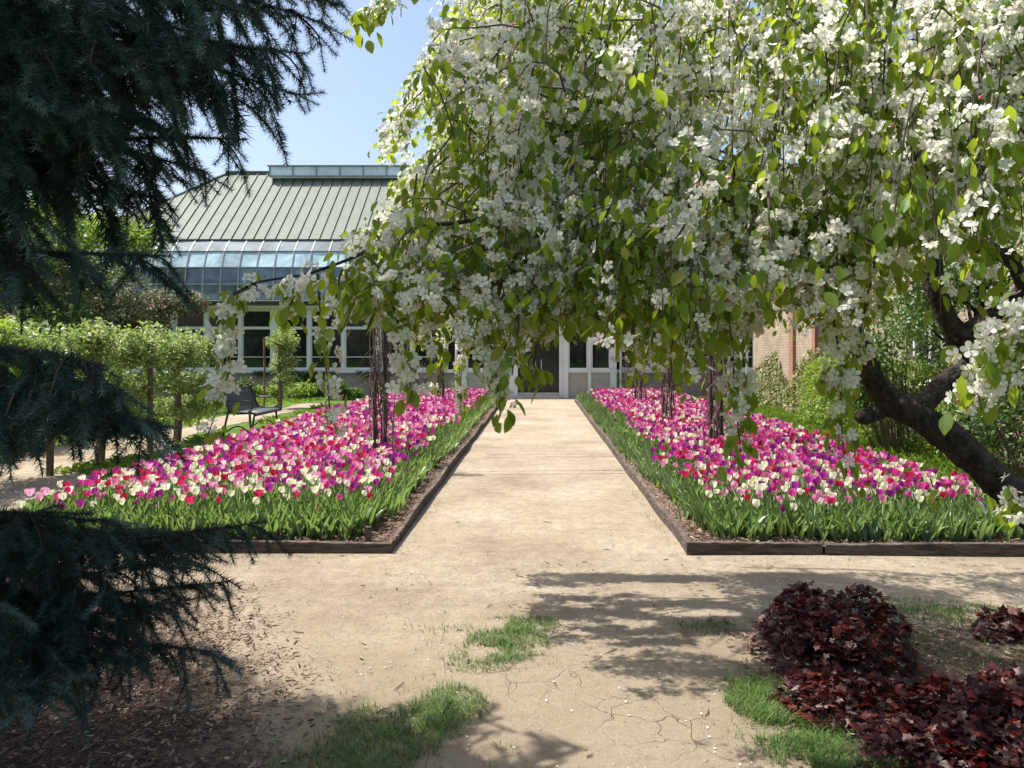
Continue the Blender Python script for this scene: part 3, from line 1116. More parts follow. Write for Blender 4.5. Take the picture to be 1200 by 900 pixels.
# white picket gate
def picket_gate():
    root = empty('picket_gate', (5.9, 23.9, 0), 'white picket gate beside the brick wall at the back of the garden', 'gate')
    for i in range(7):
        b = MB()
        x = -.55 + i * .19
        b.add([(x - .035, -.012, .05), (x + .035, -.012, .05), (x + .035, .012, .05), (x - .035, .012, .05), (x - .035, -.012, 2.0), (x + .035, -.012, 2.0), (x + .035, .012, 2.0), (x - .035, .012, 2.0), (x, -.012, 2.1), (x, .012, 2.1)],
              [[0, 1, 5, 4], [1, 2, 6, 5], [2, 3, 7, 6], [3, 0, 4, 7], [4, 5, 8, 8], [6, 7, 9, 9], [5, 6, 9, 8], [7, 4, 8, 9], [3, 2, 1, 0]])
        b.build('picket', M['white'], root)
    for z in (.4, 1.6):
        b = MB(); b.box((-.65, .015, z), (.68, .05, z + .08)); b.build('rail', M['white'], root)


picket_gate()
# ------------------------------------------------------------------ vine wrapped posts and wires
def vine_post(x, y, h, label, lush=60, wide=.16):
    root = empty('vine_post', (x, y, .07), label, 'vine post', 'vine wrapped posts in the tulip beds')
    p = MB()
    for dx in (-.08, .07):
        p.tube([(dx, 0, -.1), (dx, 0, h)], .022, 6)
    p.build('post', M['post'], root)
    v = MB()
    for k in range(lush):
        ph, tw = rng.uniform(0, 6.28), rng.uniform(-4, 4)
        z0, z1 = (0, rng.uniform(1.2, h)) if k % 3 else (rng.uniform(.3, 1), h)
        n = 10
        z = np.linspace(z0, z1, n)
        rr = wide * (.35 + .75 * np.abs(np.sin(z * rng.uniform(.5, 1.5) + ph))) * rng.uniform(.3, 1)
        if z0 == 0 and rng.random() < .35:
            rr = rr + np.linspace(.28, 0, n) ** 1.3
        q = np.stack([np.cos(ph + tw * z / h) * rr, np.sin(ph + tw * z / h) * rr, z], 1) + rng.normal(0, .012, (n, 3))
        v.tube(q, np.linspace(.009, .004, n), 4)
    for k in range(lush * 3):
        z = rng.uniform(.5, h); a = rng.uniform(0, 6.28); L = rng.uniform(.1, .4)
        p0 = np.array([0, 0, z]); p2 = p0 + [math.cos(a) * L, math.sin(a) * L, rng.uniform(-.25, .15)]
        v.tube(bez(p0, (p0 + p2) / 2 + [0, 0, .1], p2, 5), np.linspace(.006, .003, 5), 4)
    v.build('vine', M['vine'], root)
    return root


vine_post(-2.12, 10.3, 2.6, 'tall bundle of bare twisted vine stems standing in the left tulip bed', 24, .2)
vine_post(-2.6, 20.5, 2.5, 'small dark vine post near the back of the left tulip bed', 22, .12)
vine_post(2.38, 14.2, 2.6, 'thick vine wrapped post in the middle of the right tulip bed', 28, .13)
vine_post(2.5, 19.2, 2.6, 'slim vine wrapped post at the back of the right tulip bed', 24, .12)
vine_post(2.5, 10.8, 2.6, 'vine wrapped post half hidden behind the hanging blossom strand', 24, .12)
for i, (y, yl, lab) in enumerate(((10.55, 10.3, 'front pair of thin wires spanning the path between vine posts'), (12.2, 12.2, 'second pair of thin wires spanning the path'))):
    w = MB()
    for dy in (0, .28):
        t = np.linspace(0, 1, 12)[:, None]
        a, b = np.array([-2.12, y - .2 + dy, 2.62]), np.array([2.5, y + dy, 2.62])
        q = a + (b - a) * t
        q[:, 2] -= .08 * np.sin(t[:, 0] * np.pi)
        w.tube(q, .016, 6)
    o = w.build('span_wire', M['post'], None, loc=(0, y, 2.6))
    tag(o, lab, 'wire', 'wires over the path')

# ------------------------------------------------------------------ bench
def bench():
    global rng
    rng = np.random.default_rng(606)
    root = empty('park_bench', (-5.75, 15.5, 0), 'black metal bench with grey perforated seat beside the tulip bed', 'bench')
    W = .72                                     # half length, along Y
    prof = [(-.34, .86), (-.31, .80), (-.26, .66), (-.21, .52), (-.15, .45), (-.05, .425), (.1, .43), (.22, .44), (.29, .42), (.31, .38)]
    V, F = [], []
    for (x, z) in prof:
        V += [(x, -W, z), (x, W, z)]
    for (x, z) in prof:
        V += [(x - .006, -W, z - .012), (x - .006, W, z - .012)]
    n = len(prof)
    for i in range(n - 1):
        F.append([2 * i, 2 * i + 1, 2 * i + 3, 2 * i + 2])
        F.append([2 * n + 2 * i + 2, 2 * n + 2 * i + 3, 2 * n + 2 * i + 1, 2 * n + 2 * i])
    b = MB(); b.add(V[:], [f for f in F if True][:])
    back = MB()
    sel = list(range(0, 5))
    def strip(a, e):
        m = MB()
        idx = range(a, e)
        for i in idx:
            m.add([V[2 * i], V[2 * i + 1], V[2 * i + 3], V[2 * i + 2], V[2 * n + 2 * i], V[2 * n + 2 * i + 1], V[2 * n + 2 * i + 3], V[2 * n + 2 * i + 2]],
                  [[0, 1, 2, 3], [7, 6, 5, 4], [0, 3, 7, 4], [1, 5, 6, 2]])
        return m
    strip(0, 4).build('backrest', M['mesh'], root, True)
    strip(4, 9).build('seat', M['mesh'], root, True)
    for s in (-1, 1):
        y = s * (W + .02)
        f = MB()
        pts = [(x, y, z) for x, z in prof]
        f.tube(pts, .024, 8)
        f.tube([(-.34, y, .86), (-.375, y, .885), (-.36, y, .915), (-.325, y, .905), (-.32, y, .87)], .018, 6)
        f.build('end_frame', M['black'], root, True)
        for (p, q) in (((-.2, .5), (-.30, 0)), ((.2, .43), (.24, 0))):
            l = MB()
            l.tube([(p[0], y, p[1]), ((p[0] + q[0]) / 2 - .01, y, p[1] * .5), (q[0], y, .03), (q[0] - .01, y, 0)], [.024, .02, .022, .03], 8)
            l.build('leg', M['black'], root, True)
        st = MB()
        t = np.linspace(0, 1, 12)
        st.tube(np.stack([-.29 + .52 * t, np.full(12, y), .06 + .12 * np.sin(t * np.pi) ** 1.5], 1), .014, 6)
        st.build('stretcher', M['black'], root, True)
        a = MB()
        a.tube([(-.27, y, .66), (-.1, y, .67), (.12, y, .67), (.22, y, .65), (.26, y, .58), (.24, y, .49), (.17, y, .45)], .014, 6)
        a.build('armrest', M['black'], root, True)
    r = MB()
    r.tube([(-.345, -W - .03, .868), (-.345, W + .03, .868)], .02, 8)
    r.build('top_rail', M['black'], root, True)


bench()

# ------------------------------------------------------------------ tulips
rng = np.random.default_rng(555)
def tulip_bloom(rows, cols, opening, seed):
    r_ = np.random.default_rng(seed)
    V, F = [], []
    for k in range(6):
        a0 = k * math.pi / 3 + r_.normal(0, .07)
        rad = .90 if k % 2 else 1.0
        hs = r_.uniform(.92, 1.08)
        b = len(V)
        for i in range(rows):
            t = i / (rows - 1)
            rr = rad * (.011 + .019 * math.sin(min(1, t * 2.3) * math.pi * .5) - .005 * max(0, t - .55) / .45 + opening * t * t)
            wd = [.55, .66, .70, .68, .54][round(t * 4)] if rows == 5 else [.55, .68, .68, .55][round(t * 3)]
            z = .058 * t * hs
            for j in range(cols):
                u = (j / (cols - 1) - .5) * 2
                aa = a0 + u * wd
                q = rr * (1 - .08 * abs(u) * (1 if k % 2 else -.3))
                V.append((q * math.cos(aa), q * math.sin(aa), z - .0045 * u * u * t * t))
        for i in range(rows - 1):
            for j in range(cols - 1):
                F.append([b + i * cols + j, b + i * cols + j + 1, b + (i + 1) * cols + j + 1, b + (i + 1) * cols + j])
    return np.array(V), F


def tleaf(n=5, L=.27, w=.026, bend=.35, fold=.010):
    V, F = [], []
    for i in range(n):
        t = i / (n - 1)
        ww = w * (math.sin(math.pi * (t * .8 + .2)) ** .8 if i < n - 1 else .04) * (1 if i else .5)
        y = L * (t * .30 + bend * t * t * .6)
        z = L * (t - bend * .45 * t ** 3)
        V += [(-ww, y - fold, z), (0, y + .004, z - .002), (ww, y - fold, z)]
    for i in range(n - 1):
        F += [[3 * i, 3 * i + 1, 3 * i + 4, 3 * i + 3], [3 * i + 1, 3 * i + 2, 3 * i + 5, 3 * i + 4]]
    return np.array(V), F


def rotz(a):
    c, s = np.cos(a), np.sin(a)
    z = np.zeros_like(c)
    return np.stack([np.stack([c, -s, z], -1), np.stack([s, c, z], -1), np.stack([z, z, z + 1], -1)], -2)


def tilt(a, b):
    """small random lean"""
    n = len(a)
    m = np.zeros((n, 3, 3))
    m[:, 0, 0] = m[:, 1, 1] = m[:, 2, 2] = 1
    m[:, 0, 2] = a; m[:, 1, 2] = b; m[:, 2, 0] = -a; m[:, 2, 1] = -b
    return m


def plant_positions(side, spacing):
    x0, x1, y0, y1 = BEDS[side]
    inset_in, inset_front = .2, .16
    xs, ys = [], []
    a0, a1 = (x0 + .12, x1 - inset_in) if side == 'left' else (x0 + inset_in, x1 - .2)
    for y in np.arange(y0 + inset_front, y1 - .15, spacing):
        for x in np.arange(a0, a1, spacing):
            xs.append(x + rng.normal(0, spacing * .33)); ys.append(y + rng.normal(0, spacing * .33))
    return np.array(xs), np.array(ys)


POS = []
for side in ('left', 'right'):
    x, y = plant_positions(side, .108)
    # the bloom edge wanders and thins out towards the front
    x0, x1, y0, y1 = BEDS[side]
    e = vnoise(x, y, 1.4, 12 if side == 'left' else 21)
    dfront = y - y0
    din = (x1 - x) if side == 'left' else (x - x0)
    p = np.clip((dfront - .12 - .36 * e) / .6, 0, 1) * np.clip((din - .17 - .34 * e) / .25, 0, 1)
    keep = rng.random(len(x)) < p * .97 + .03
    for xx, yy in zip(x[keep], y[keep]):
        POS.append((xx, yy, side))
PX = np.array([p[0] for p in POS]); PY = np.array([p[1] for p in POS])
SIDE = np.array([p[2] for p in POS])
nT = len(POS)
# colours in drifts
cell = vnoise(PX + .6 * vnoise(PX, PY, 2, 4), PY, 2.3, 31)
cell2 = vnoise(PX, PY, 3.1, 57)
rc = rng.random(nT)
probs = np.tile(np.array([.20, .30, .13, .24, .13]), (nT, 1))
probs[:, 0] *= 1 + 4 * (cell > .66)
probs[:, 2] *= 1 + 4 * (cell < .30)
probs[:, 4] *= 1 + 2.2 * (cell2 > .6) + 4.2 * np.clip(1 - (PY - 6.7) / 1.6, 0, 1)
probs[:, 3] *= 1 + 1.5 * (cell2 < .4) + .8 * (PY > 12)
probs /= probs.sum(1, keepdims=True)
CK = (rc[:, None] > np.cumsum(probs, 1)).sum(1)
HT = .265 + .10 * rng.random(nT) - .05 * (rng.random(nT) < .12) - .03 * (rng.random(nT) < .15) * 2 + .03 * np.clip((PY - 8) / 8, 0, 1)
px_, py_ = project(np.stack([PX, PY, HT + .05], 1))
vis = (px_ > 95) & (px_ < 1195) & ~((px_ < 300) & (py_ > 595))
order = np.argsort(np.where(vis, PY, 1e9))
near = np.zeros(nT, bool)
for side in ('left', 'right'):
    idx = [i for i in order if SIDE[i] == side and vis[i]][:150]
    near[idx] = True

BLOOMS = [tulip_bloom(5, 4, o, s) for o, s in ((.001, 1), (.006, 2), (.016, 3), (-.006, 4))]
FAR = [tulip_bloom(4, 3, o, s) for o, s in ((-.003, 5), (.006, 6), (.016, 7))]
TL = [tleaf(6, .31, .017, .22), tleaf(6, .28, .023, .5), tleaf(6, .24, .022, .8), tleaf(6, .33, .014, .10)]
TLF = [tleaf(4, .29, .021, .3), tleaf(4, .24, .026, .7)]
Zs = .07


def shared(name, V, F, mat, smooth=True):
    mb = MB(); mb.add(V, F, 0, .5)
    o = mb.build(name, mat, None, smooth)
    me = o.data
    bpy.data.objects.remove(o)
    return me


bloom_me = {}
for ci, k in enumerate(TK):
    for bi, (V, F) in enumerate(BLOOMS):
        for ti in range(2):
            mb = MB(); mb.add(V, F, 0, .25 + .55 * ti)
            o = mb.build('bloom', M[k], None, True)
            bloom_me[(ci, bi, ti)] = o.data
            bpy.data.objects.remove(o)
leaf_me = []
for (V, F) in TL:
    for ti in (.15, .5, .85):
        mb = MB(); mb.add(V, F, 0, ti)
        o = mb.build('leaf', M['tleaf'], None, True)
        leaf_me.append(o.data); bpy.data.objects.remove(o)
stem_me = []
for (bx, by) in ((.02, .01), (-.02, .015), (.01, -.025), (0, 0)):
    mb = MB(); mb.tube([(0, 0, -.02), (bx * .5, by * .5, .5), (0, 0, 1)], [.0042, .0038, .0034], 5, tint=.5)
    o = mb.build('stem', M['tstem'], None, True)
    stem_me.append(o.data); bpy.data.objects.remove(o)

COLNAME = {'purple': 'deep purple', 'magenta': 'magenta', 'red': 'crimson red', 'pink': 'pale pink', 'cream': 'cream white'}


def zone(i):
    side = SIDE[i]
    x0, x1, y0, y1 = BEDS[side]
    row = 'front rows' if PY[i] < 7.0 else 'second band'
    if side == 'left':
        u = px_[i]
        where = 'near the path corner' if u > 370 else ('in the middle' if u > 230 else 'by the spruce')
        return f'in the {row} of the left bed {where}', f'tulips in the {row} of the left bed'
    u = px_[i]
    where = 'near the path corner' if u < 900 else ('in the middle' if u < 1030 else 'by the apple trunk')
    return f'in the {row} of the right bed {where}', f'tulips in the {row} of the right bed'


def link_mesh(name, me, parent):
    o = bpy.data.objects.new(name, me)
    COL.objects.link(o)
    o.parent = parent
    return o


for i in np.where(near)[0]:
    z, g = zone(i)
    root = empty('tulip', (PX[i], PY[i], Zs), f'{COLNAME[TK[CK[i]]]} tulip {z}', 'tulip', g)
    root.rotation_euler = (rng.normal(0, .06), rng.normal(0, .06), rng.uniform(0, 6.28))
    s = link_mesh('stem', stem_me[rng.integers(4)], root)
    s.scale = (1, 1, HT[i] - .03)
    b = link_mesh('bloom', bloom_me[(CK[i], int(rng.integers(4)), int(rng.integers(2)))], root)
    b.location = (0, 0, HT[i] - .036)
    sc = rng.uniform(.78, 1.06)
    b.scale = (sc, sc, sc * rng.uniform(.95, 1.12))
    for k in range(3):
        l = link_mesh('leaf', leaf_me[rng.integers(len(leaf_me))], root)
        l.rotation_euler = (0, 0, rng.uniform(0, 6.28))
        q = rng.uniform(.7, 1.0)
        l.scale = (q, q, q)

mass = MB()
far = np.where(~near)[0]
T = np.stack([PX[far], PY[far], np.full(len(far), Zs)], 1)
which = rng.integers(0, 3, len(far))
lean = tilt(rng.normal(0, .08, len(far)), rng.normal(0, .08, len(far)))
Rz = rotz(rng.uniform(0, 6.28, len(far)))
Rt = np.einsum('nij,njk->nik', lean, Rz)
for w in range(3):
    k = which == w
    top = T[k] + np.einsum('nij,nj->ni', lean[k], np.stack([np.zeros(k.sum()), np.zeros(k.sum()), HT[far][k] - .036], 1))
    mass.scatter(FAR[w][0], FAR[w][1], Rt[k], top, rng.uniform(.80, 1.10, k.sum()), CK[far][k] + 1)
for j in range(2):
    mass.scatter(TLF[j][0], TLF[j][1], rotz(rng.uniform(0, 6.28, len(far))), T, rng.uniform(.72, 1.0, len(far)), 0)
sv, sf = np.array([[-.004, 0, 0], [.004, 0, 0], [.004, 0, 1], [-.004, 0, 1]]), [[0, 1, 2, 3]]
k = PY[far] < 11
Rs = Rt[k] * np.array([1, 1, 1])[None, None, :]
Rs[:, :, 2] *= (HT[far][k] - .03)[:, None]
mass.scatter(sv, sf, Rs, T[k], 1, 0)
o = mass.build('tulip_mass', [M['tleaf']] + [M[k] for k in TK], None, True)
tag(o, 'packed rows of purple, pink, red and cream tulips filling both beds', 'tulips', None, 'stuff')

# leaves without flowers along the fronts and path sides
fol = MB()
fx, fy = [], []
for side in ('left', 'right'):
    x0, x1, y0, y1 = BEDS[side]
    n = 1700
    x = rng.uniform(x0 + .1, x1 - .1, n); y = y0 + .07 + rng.random(n) * 1.1
    din = (x1 - x) if side == 'left' else (x - x0)
    e = vnoise(x, y, 2.2, 5)
    k = (y - y0 > .08 + .10 * e) & (din > (.16 if side == 'left' else .04) + .20 * e)
    fx.append(x[k]); fy.append(y[k])
    n = 3000
    din = .05 + rng.random(n) * .66
    x = (x1 - din) if side == 'left' else (x0 + din)
    y = rng.uniform(y0 + .9, y1, n)
    e = vnoise(x, y, 1.5, 5)
    k = din > (.11 if side == 'left' else .03) + .16 * e * np.clip(1.6 - (y - y0) * .25, .2, 1)
    fx.append(x[k]); fy.append(y[k])
fx, fy = np.concatenate(fx), np.concatenate(fy)
T = np.stack([fx, fy, np.full(len(fx), Zs)], 1)
for j in range(4):
    sel = rng.random(len(fx)) < .5
    V, F = TL[j] if j != 2 else TL[0]
    mz = rotz(rng.uniform(0, 6.28, sel.sum()))
    mz[:, :, 2] *= rng.uniform(.8, 1.12, sel.sum())[:, None]
    fol.scatter(V, F, mz, T[sel], rng.uniform(.55, 1.02, sel.sum()), 0)
o = fol.build('tulip_foliage', M['tleaf'], None, True)
tag(o, 'green tulip leaves without flowers along the bed fronts and path sides', 'foliage', None, 'stuff')

# ------------------------------------------------------------------ flowering apple tree
def apple():
    global rng
    rng = np.random.default_rng(101)
    base = np.array([3.15, 3.75, 0.])
    root = empty('crab_apple_tree', base, 'leaning weeping apple tree covered in white blossom over the path', 'tree')
    L = Vector(base)

    def bld(mb, name, m, smooth=False, kind=None):
        o = mb.build(name, m, root, smooth); o.location = -L
        if kind: o['kind'] = kind
        return o
    D = 4.0
    t = MB()
    fork = P(1045, 470, D)
    pts = [base + [.15, 0, -.1], base + [.02, .05, .35], P(1215, 610, D), P(1165, 560, D), P(1110, 510, D), fork]
    pts = np.array(pts)
    u_ = np.linspace(0, 5, 46)
    q_ = np.stack([np.interp(u_, np.arange(6), pts[:, k]) for k in range(3)], 1)
    for _ in range(3):
        q_[1:-1] = (q_[:-2] + 2 * q_[1:-1] + q_[2:]) / 4
    t.tube(q_, np.interp(u_, np.arange(6), [.15, .12, .098, .085, .080, .075]) * (1 + .05 * np.sin(u_ * 5.3) + .03 * np.sin(u_ * 11)), 16, jag=.035)
    bld(t, 'trunk', M['applebark'], True)
    limbs = []

    def limb(ps, r0, r1, jag=.05):
        m = MB()
        ps = np.array(ps)
        # smooth the polyline a little
        tt = np.linspace(0, len(ps) - 1, 4 * len(ps))
        q = np.stack([np.interp(tt, np.arange(len(ps)), ps[:, i]) for i in range(3)], 1)
        q[1:-1] = (q[:-2] + q[1:-1] * 2 + q[2:]) / 4
        m.tube(q, np.linspace(r0, r1, len(q)), 10, jag=jag)
        bld(m, 'branch', M['applebark'], True)
        limbs.append(q)
    limb([P(1050, 475, D), P(1025, 450, D), P(1015, 425, 3.95), P(1000, 390, 3.9), P(960, 330, 3.8), P(880, 250, 3.6), P(800, 190, 3.3)], .07, .025)
    limb([P(1060, 480, D), P(1035, 478, D), P(1012, 490, 3.95), P(1008, 488, 3.9)], .055, .03)
    limb([P(1075, 482, D), P(1100, 455, 4.1), P(1135, 425, 4.2), P(1120, 395, 4.2), P(1095, 340, 4.2), P(1090, 290, 4.2), P(1085, 210, 4.3), P(1060, 130, 4.3), P(1020, 40, 4.3)], .055, .05)
    limb([P(1120, 400, 4.2), P(1170, 370, 4.1), P(1205, 340, 4.0), P(1190, 305, 4.0), P(1150, 288, 3.9), P(1060, 290, 3.6)], .07, .025)
    limb([P(1090, 290, 4.2), P(1050, 240, 4.5), P(980, 150, 5.0), P(900, 80, 5.4), P(800, 40, 5.8)], .05, .02)
    limb([P(1088, 250, 4.2), P(1110, 180, 4.0), P(1160, 90, 3.7), P(1230, 0, 3.3)], .05, .02)
    limb([P(960, 330, 3.8), P(900, 320, 4.3), P(800, 290, 4.8), P(720, 240, 5.2), P(640, 190, 5.4)], .035, .014)
    limb([P(800, 190, 3.3), P(745, 125, 2.9), P(700, 115, 2.6), P(660, 160, 2.5), P(610, 200, 2.4), P(560, 260, 2.35), P(480, 265, 2.3), P(420, 300, 2.3), P(360, 322, 2.3), P(300, 330, 2.3), P(272, 345, 2.3)], .011, .0025)
    limb([P(1085, 210, 4.3), P(1000, 60, 4.0), P(900, -60, 3.6), P(760, -100, 3.3)], .035, .012)
    limb([P(1060, 130, 4.3), P(960, -20, 5.0), P(800, -60, 5.8), P(660, -20, 6.2), P(560, 60, 6.2)], .03, .01)

    # ---- weeping strands
    main_poly = [(540, -260), (528, -10), (508, 50), (492, 92), (470, 128), (446, 165), (450, 183), (466, 176), (488, 140), (508, 112), (518, 150), (508, 190), (478, 205), (460, 226),
                 (468, 246), (440, 262), (418, 285), (402, 312), (330, 322), (272, 340), (262, 362), (300, 362), (340, 352), (400, 372), (430, 388), (470, 385), (510, 372), (540, 392), (575, 410),
                 (620, 395), (655, 372), (690, 382), (730, 405), (765, 432), (800, 428), (840, 400), (880, 372), (910, 372), (950, 395), (985, 405), (1015, 385), (1050, 360), (1085, 365),
                 (1130, 350), (1230, 350), (1400, 400), (1400, -400), (540, -400)]
    C0, RX, RY = np.array([2.4, 4.25]), 4.3, 2.55
    strands = []
    for si in range(7300):
        a = rng.uniform(0, 2 * np.pi); r = (rng.uniform(.38, 1) if rng.random() < .8 else rng.random()) ** .5
        c = C0 + [math.cos(a) * r * RX, math.sin(a) * r * RY]
        zt = 2.35 + 1.9 * (1 - r ** 2) + rng.normal(0, .25)
        if rng.random() < .45:
            zt = 1.9 + (zt - 1.9) * rng.random()
        low_ = si > 6850                         # the low curtain nearest the camera
        if low_:
            d_ = rng.uniform(2.0, 3.0)
            q_ = P(rng.uniform(395, 1000), rng.uniform(215, 335), d_)
            c, zt = q_[:2], q_[2]
        elif si > 6000:                            # the full sunlit side over the path
            c = np.array([rng.uniform(-1.5, .9), rng.uniform(4.3, 6.5)]); zt = rng.uniform(2.3, 4.9)
        Ln = rng.uniform(.15, .75) if low_ else rng.uniform(.45, 1.5)
        inward = (C0 - c) / (np.linalg.norm(C0 - c) + 1e-6)
        arch = rng.uniform(.1, .25) if low_ else rng.uniform(.15, .6)
        p0 = np.array([*(c + inward * arch), zt - .1 - .1 * rng.random()])
        p1 = np.array([*(c - inward * .05), zt + .12])
        p2 = np.array([*(c - inward * .12 + rng.normal(0, .08, 2)), zt - Ln])
        q_ = bez(p0, p1, p2, 14)
        w_ = np.cumsum(rng.normal(0, .022, (14, 3)), 0)
        q_ += w_ * [1, 1, .5]
        strands.append((q_, Ln + arch))
    node_p, node_d, node_t = [], [], []
    tw = MB()
    for q, Ln in strands:
        n = max(4, int(Ln / .05))
        tt = np.sort(rng.random(n))
        s = tt * 13
        i = np.minimum(s.astype(int), 12)
        f = (s - i)[:, None]
        pp = q[i] * (1 - f) + q[i + 1] * f + rng.normal(0, .025, (n, 3))
        dd = q[i + 1] - q[i]
        ok = pp[:, 1] > .9
        x, y = project(np.where(ok[:, None], pp, [0, 1, 0]))
        edge_ = 70 * (vnoise(pp[:, 0] * 2.6, pp[:, 1] * 2.6, 1.0, 61) - .42)
        ok &= inpoly(x + rng.normal(0, 7, n), y + rng.normal(0, 7, n) + np.where((y > 300) & (x > 410), edge_, 0), main_poly)
        z = np.maximum(pp[:, 2], 0)
        sx, sy = pp[:, 0] + SHX * z, pp[:, 1] + SHY * z
        bad = (sy > 5.55) & (sx < 4.9)
        bad |= (sy > 2.5) & (sy <= 5.55) & (sx < -.05 + np.maximum(0, 4.4 - sy) * .6)
        streak = .75 * vnoise(sx * 2.0 + sy * .9, sy * 7.0, 1.0, 17) + .25 * vnoise(sx * 9, sy * 16, 1.0, 19)
        zone_ = (sy > 2.8) & (sy <= 5.5) & (sx < 1.25) & (sx > -.1)
        bad |= zone_ & (streak < .50)
        ok &= ~(bad & (rng.random(n) < .985))
        shaft = vnoise(sx * 2.4, sy * 2.4, 1.0, 41) + .35 * vnoise(sx * 7, sy * 7, 1.0, 43)
        deep_ = (sx > 1.7) & (sx < 3.9) & (sy > 2.9) & (sy < 4.9) & (pp[:, 2] < 3.6)
        ok &= ~((shaft < .67) & ~zone_ & ~deep_ & (rng.random(n) < np.where((sx > 1.25) & (sy > 2.4) & (pp[:, 2] < 2.9), .55, .9)))
        ok &= ~((y < -60) & (rng.random(n) < .93))
        # right under the crown the view to the trunk and hedge stays half open
        open_ = inpoly(x, y, [(985, 410), (1040, 330), (1130, 270), (1210, 270), (1230, 420)])
        ok &= ~(open_ & (rng.random(n) < .80))
        if ok.sum() >= 3:
            node_p.append(pp[ok]); node_d.append(dd[ok]); node_t.append(tt[ok])
            run = []
            for m_ in range(n):
                if ok[m_]:
                    run.append(m_)
                if (not ok[m_] or m_ == n - 1):
                    if len(run) >= 4:
                        s_ = np.linspace(tt[run[0]], tt[run[-1]], 7) * 13
                        i_ = np.minimum(s_.astype(int), 12); f_ = (s_ - i_)[:, None]
                        tw.tube(q[i_] * (1 - f_) + q[i_ + 1] * f_, np.linspace(.0042, .0018, 7), 3)
                    run = []
    # named hanging strands close to the camera
    near_st = [([(300, 334), (272, 346), (262, 378), (270, 430), (258, 468), (243, 512)], 2.3, 1.2), ([(372, 322), (378, 390), (384, 450), (388, 497)], 2.3, .85),
               ([(455, 340), (470, 390), (482, 430), (480, 472)], 2.25, 1.5), ([(430, 320), (440, 360), (425, 400)], 2.3, 1.2), ([(405, 320), (412, 350), (398, 392)], 2.3, 1.2),
               ([(335, 325), (345, 345), (335, 372)], 2.3, 1.3), ([(500, 330), (505, 380), (512, 420)], 2.3, 1.4), ([(525, 350), (545, 400), (540, 445), (540, 484)], 4.8, 1.8),
               ([(515, 350), (520, 400), (510, 455)], 4.6, 1.6), ([(560, 330), (572, 390), (582, 440), (586, 484)], 2.2, 1.7), ([(605, 330), (608, 380), (600, 440)], 2.25, 1.3),
               ([(640, 320), (632, 380), (625, 440)], 2.3, 1.3), ([(770, 360), (790, 400), (800, 452)], 4.2, 1.4), ([(755, 360), (760, 400), (742, 445)], 4.4, 1.5),
               ([(845, 320), (858, 400), (862, 470), (868, 530)], 2.2, 1.7), ([(880, 300), (885, 350), (875, 400)], 2.3, 1.4), ([(970, 340), (985, 420), (985, 490), (992, 558)], 2.2, 1.7),
               ([(1020, 330), (1010, 380), (1005, 425)], 2.3, 1.3), ([(1210, 350), (1165, 385), (1140, 430), (1150, 480)], 1.75, 2.0), ([(1230, 380), (1195, 400), (1180, 460)], 1.8, 1.6),
               ([(1240, 560), (1190, 580), (1160, 600)], 1.9, 1.6), ([(520, -45), (470, -12), (440, 8), (416, 34)], 2.8, 1.6), ([(470, -30), (455, 5), (430, 15)], 2.8, 1.4),
               ([(505, 60), (485, 95), (462, 140), (449, 178)], 5.4, 2.2), ([(500, 180), (475, 210), (466, 240)], 5.2, 1.8), ([(1090, 560), (1100, 590)], 4.2, .5),
               ([(720, 60), (740, 80), (760, 110)], 1.6, 1.3), ([(900, 220), (905, 300), (895, 350)], 2.0, 1.3), ([(1165, 150), (1170, 180), (1172, 205)], 1.8, 1.6), ([(690, 300), (700, 350), (695, 378)], 2.4, 1.4)]
    near_n = 0
    for pts, d, dens in near_st:
        ps = np.array([P(a, b, d + rng.normal(0, .04)) for a, b in pts])
        seg = np.linalg.norm(np.diff(ps, axis=0), axis=1)
        cum = np.concatenate([[0], np.cumsum(seg)])
        n = max(4, int(cum[-1] / .021 * dens * (1 if d < 3.5 else .75)))
        s = np.sort(rng.random(n)) * cum[-1]
        pp = np.stack([np.interp(s, cum, ps[:, k]) for k in range(3)], 1)
        dd = np.stack([np.interp(np.minimum(s + .03, cum[-1]), cum, ps[:, k]) - np.interp(np.maximum(s - .03, 0), cum, ps[:, k]) for k in range(3)], 1)
        near_n += len(pp)
        node_p.append(pp + rng.normal(0, .009 * max(1, dens), pp.shape)); node_d.append(dd); node_t.append(s / cum[-1])
        m = np.linspace(0, cum[-1], 14)
        tw.tube(np.stack([np.interp(m, cum, ps[:, k]) for k in range(3)], 1), np.linspace(.0045, .0018, 14), 4)
    Pn, Dn, Tn = np.concatenate(node_p), np.concatenate(node_d), np.concatenate(node_t)
    n = len(Pn)
    print('apple nodes', n)
    # blossom comes in bunches: decide by noise over the crown
    fl = (vnoise(Pn[:, 0] + Pn[:, 2] * .7, Pn[:, 1] + Pn[:, 2], 4.5, 3) + rng.normal(0, .2, n)) > .49 + .2 * (Tn > .85)
    isn = np.arange(n) >= n - near_n
    fl |= isn & (rng.random(n) < .35) & (Tn < .9)
    lf = MB()
    for j in range(3):
        sel = rng.random(n) < np.where(fl, [.55, .25, .1][j], [.95, .85, .5][j])
        d = norm(Dn[sel]) * .5 + rand_dirs(sel.sum()) * .8 + [0, 0, -.75]
        lf.scatter(LEAF_V, LEAF_F, frames(d, rng.uniform(-1.2, 1.2, sel.sum())), Pn[sel] + rng.normal(0, .02, (sel.sum(), 3)), rng.uniform(.028, .062, sel.sum()) * np.where(isn[sel], 1, np.clip(.86 - .22 * (Pn[sel][:, 1] - 2.2), .66, .86)))
    bld(lf, 'leaves', M['appleleaf'], True, 'stuff')
    fm = MB()
    ci = np.where(fl)[0]
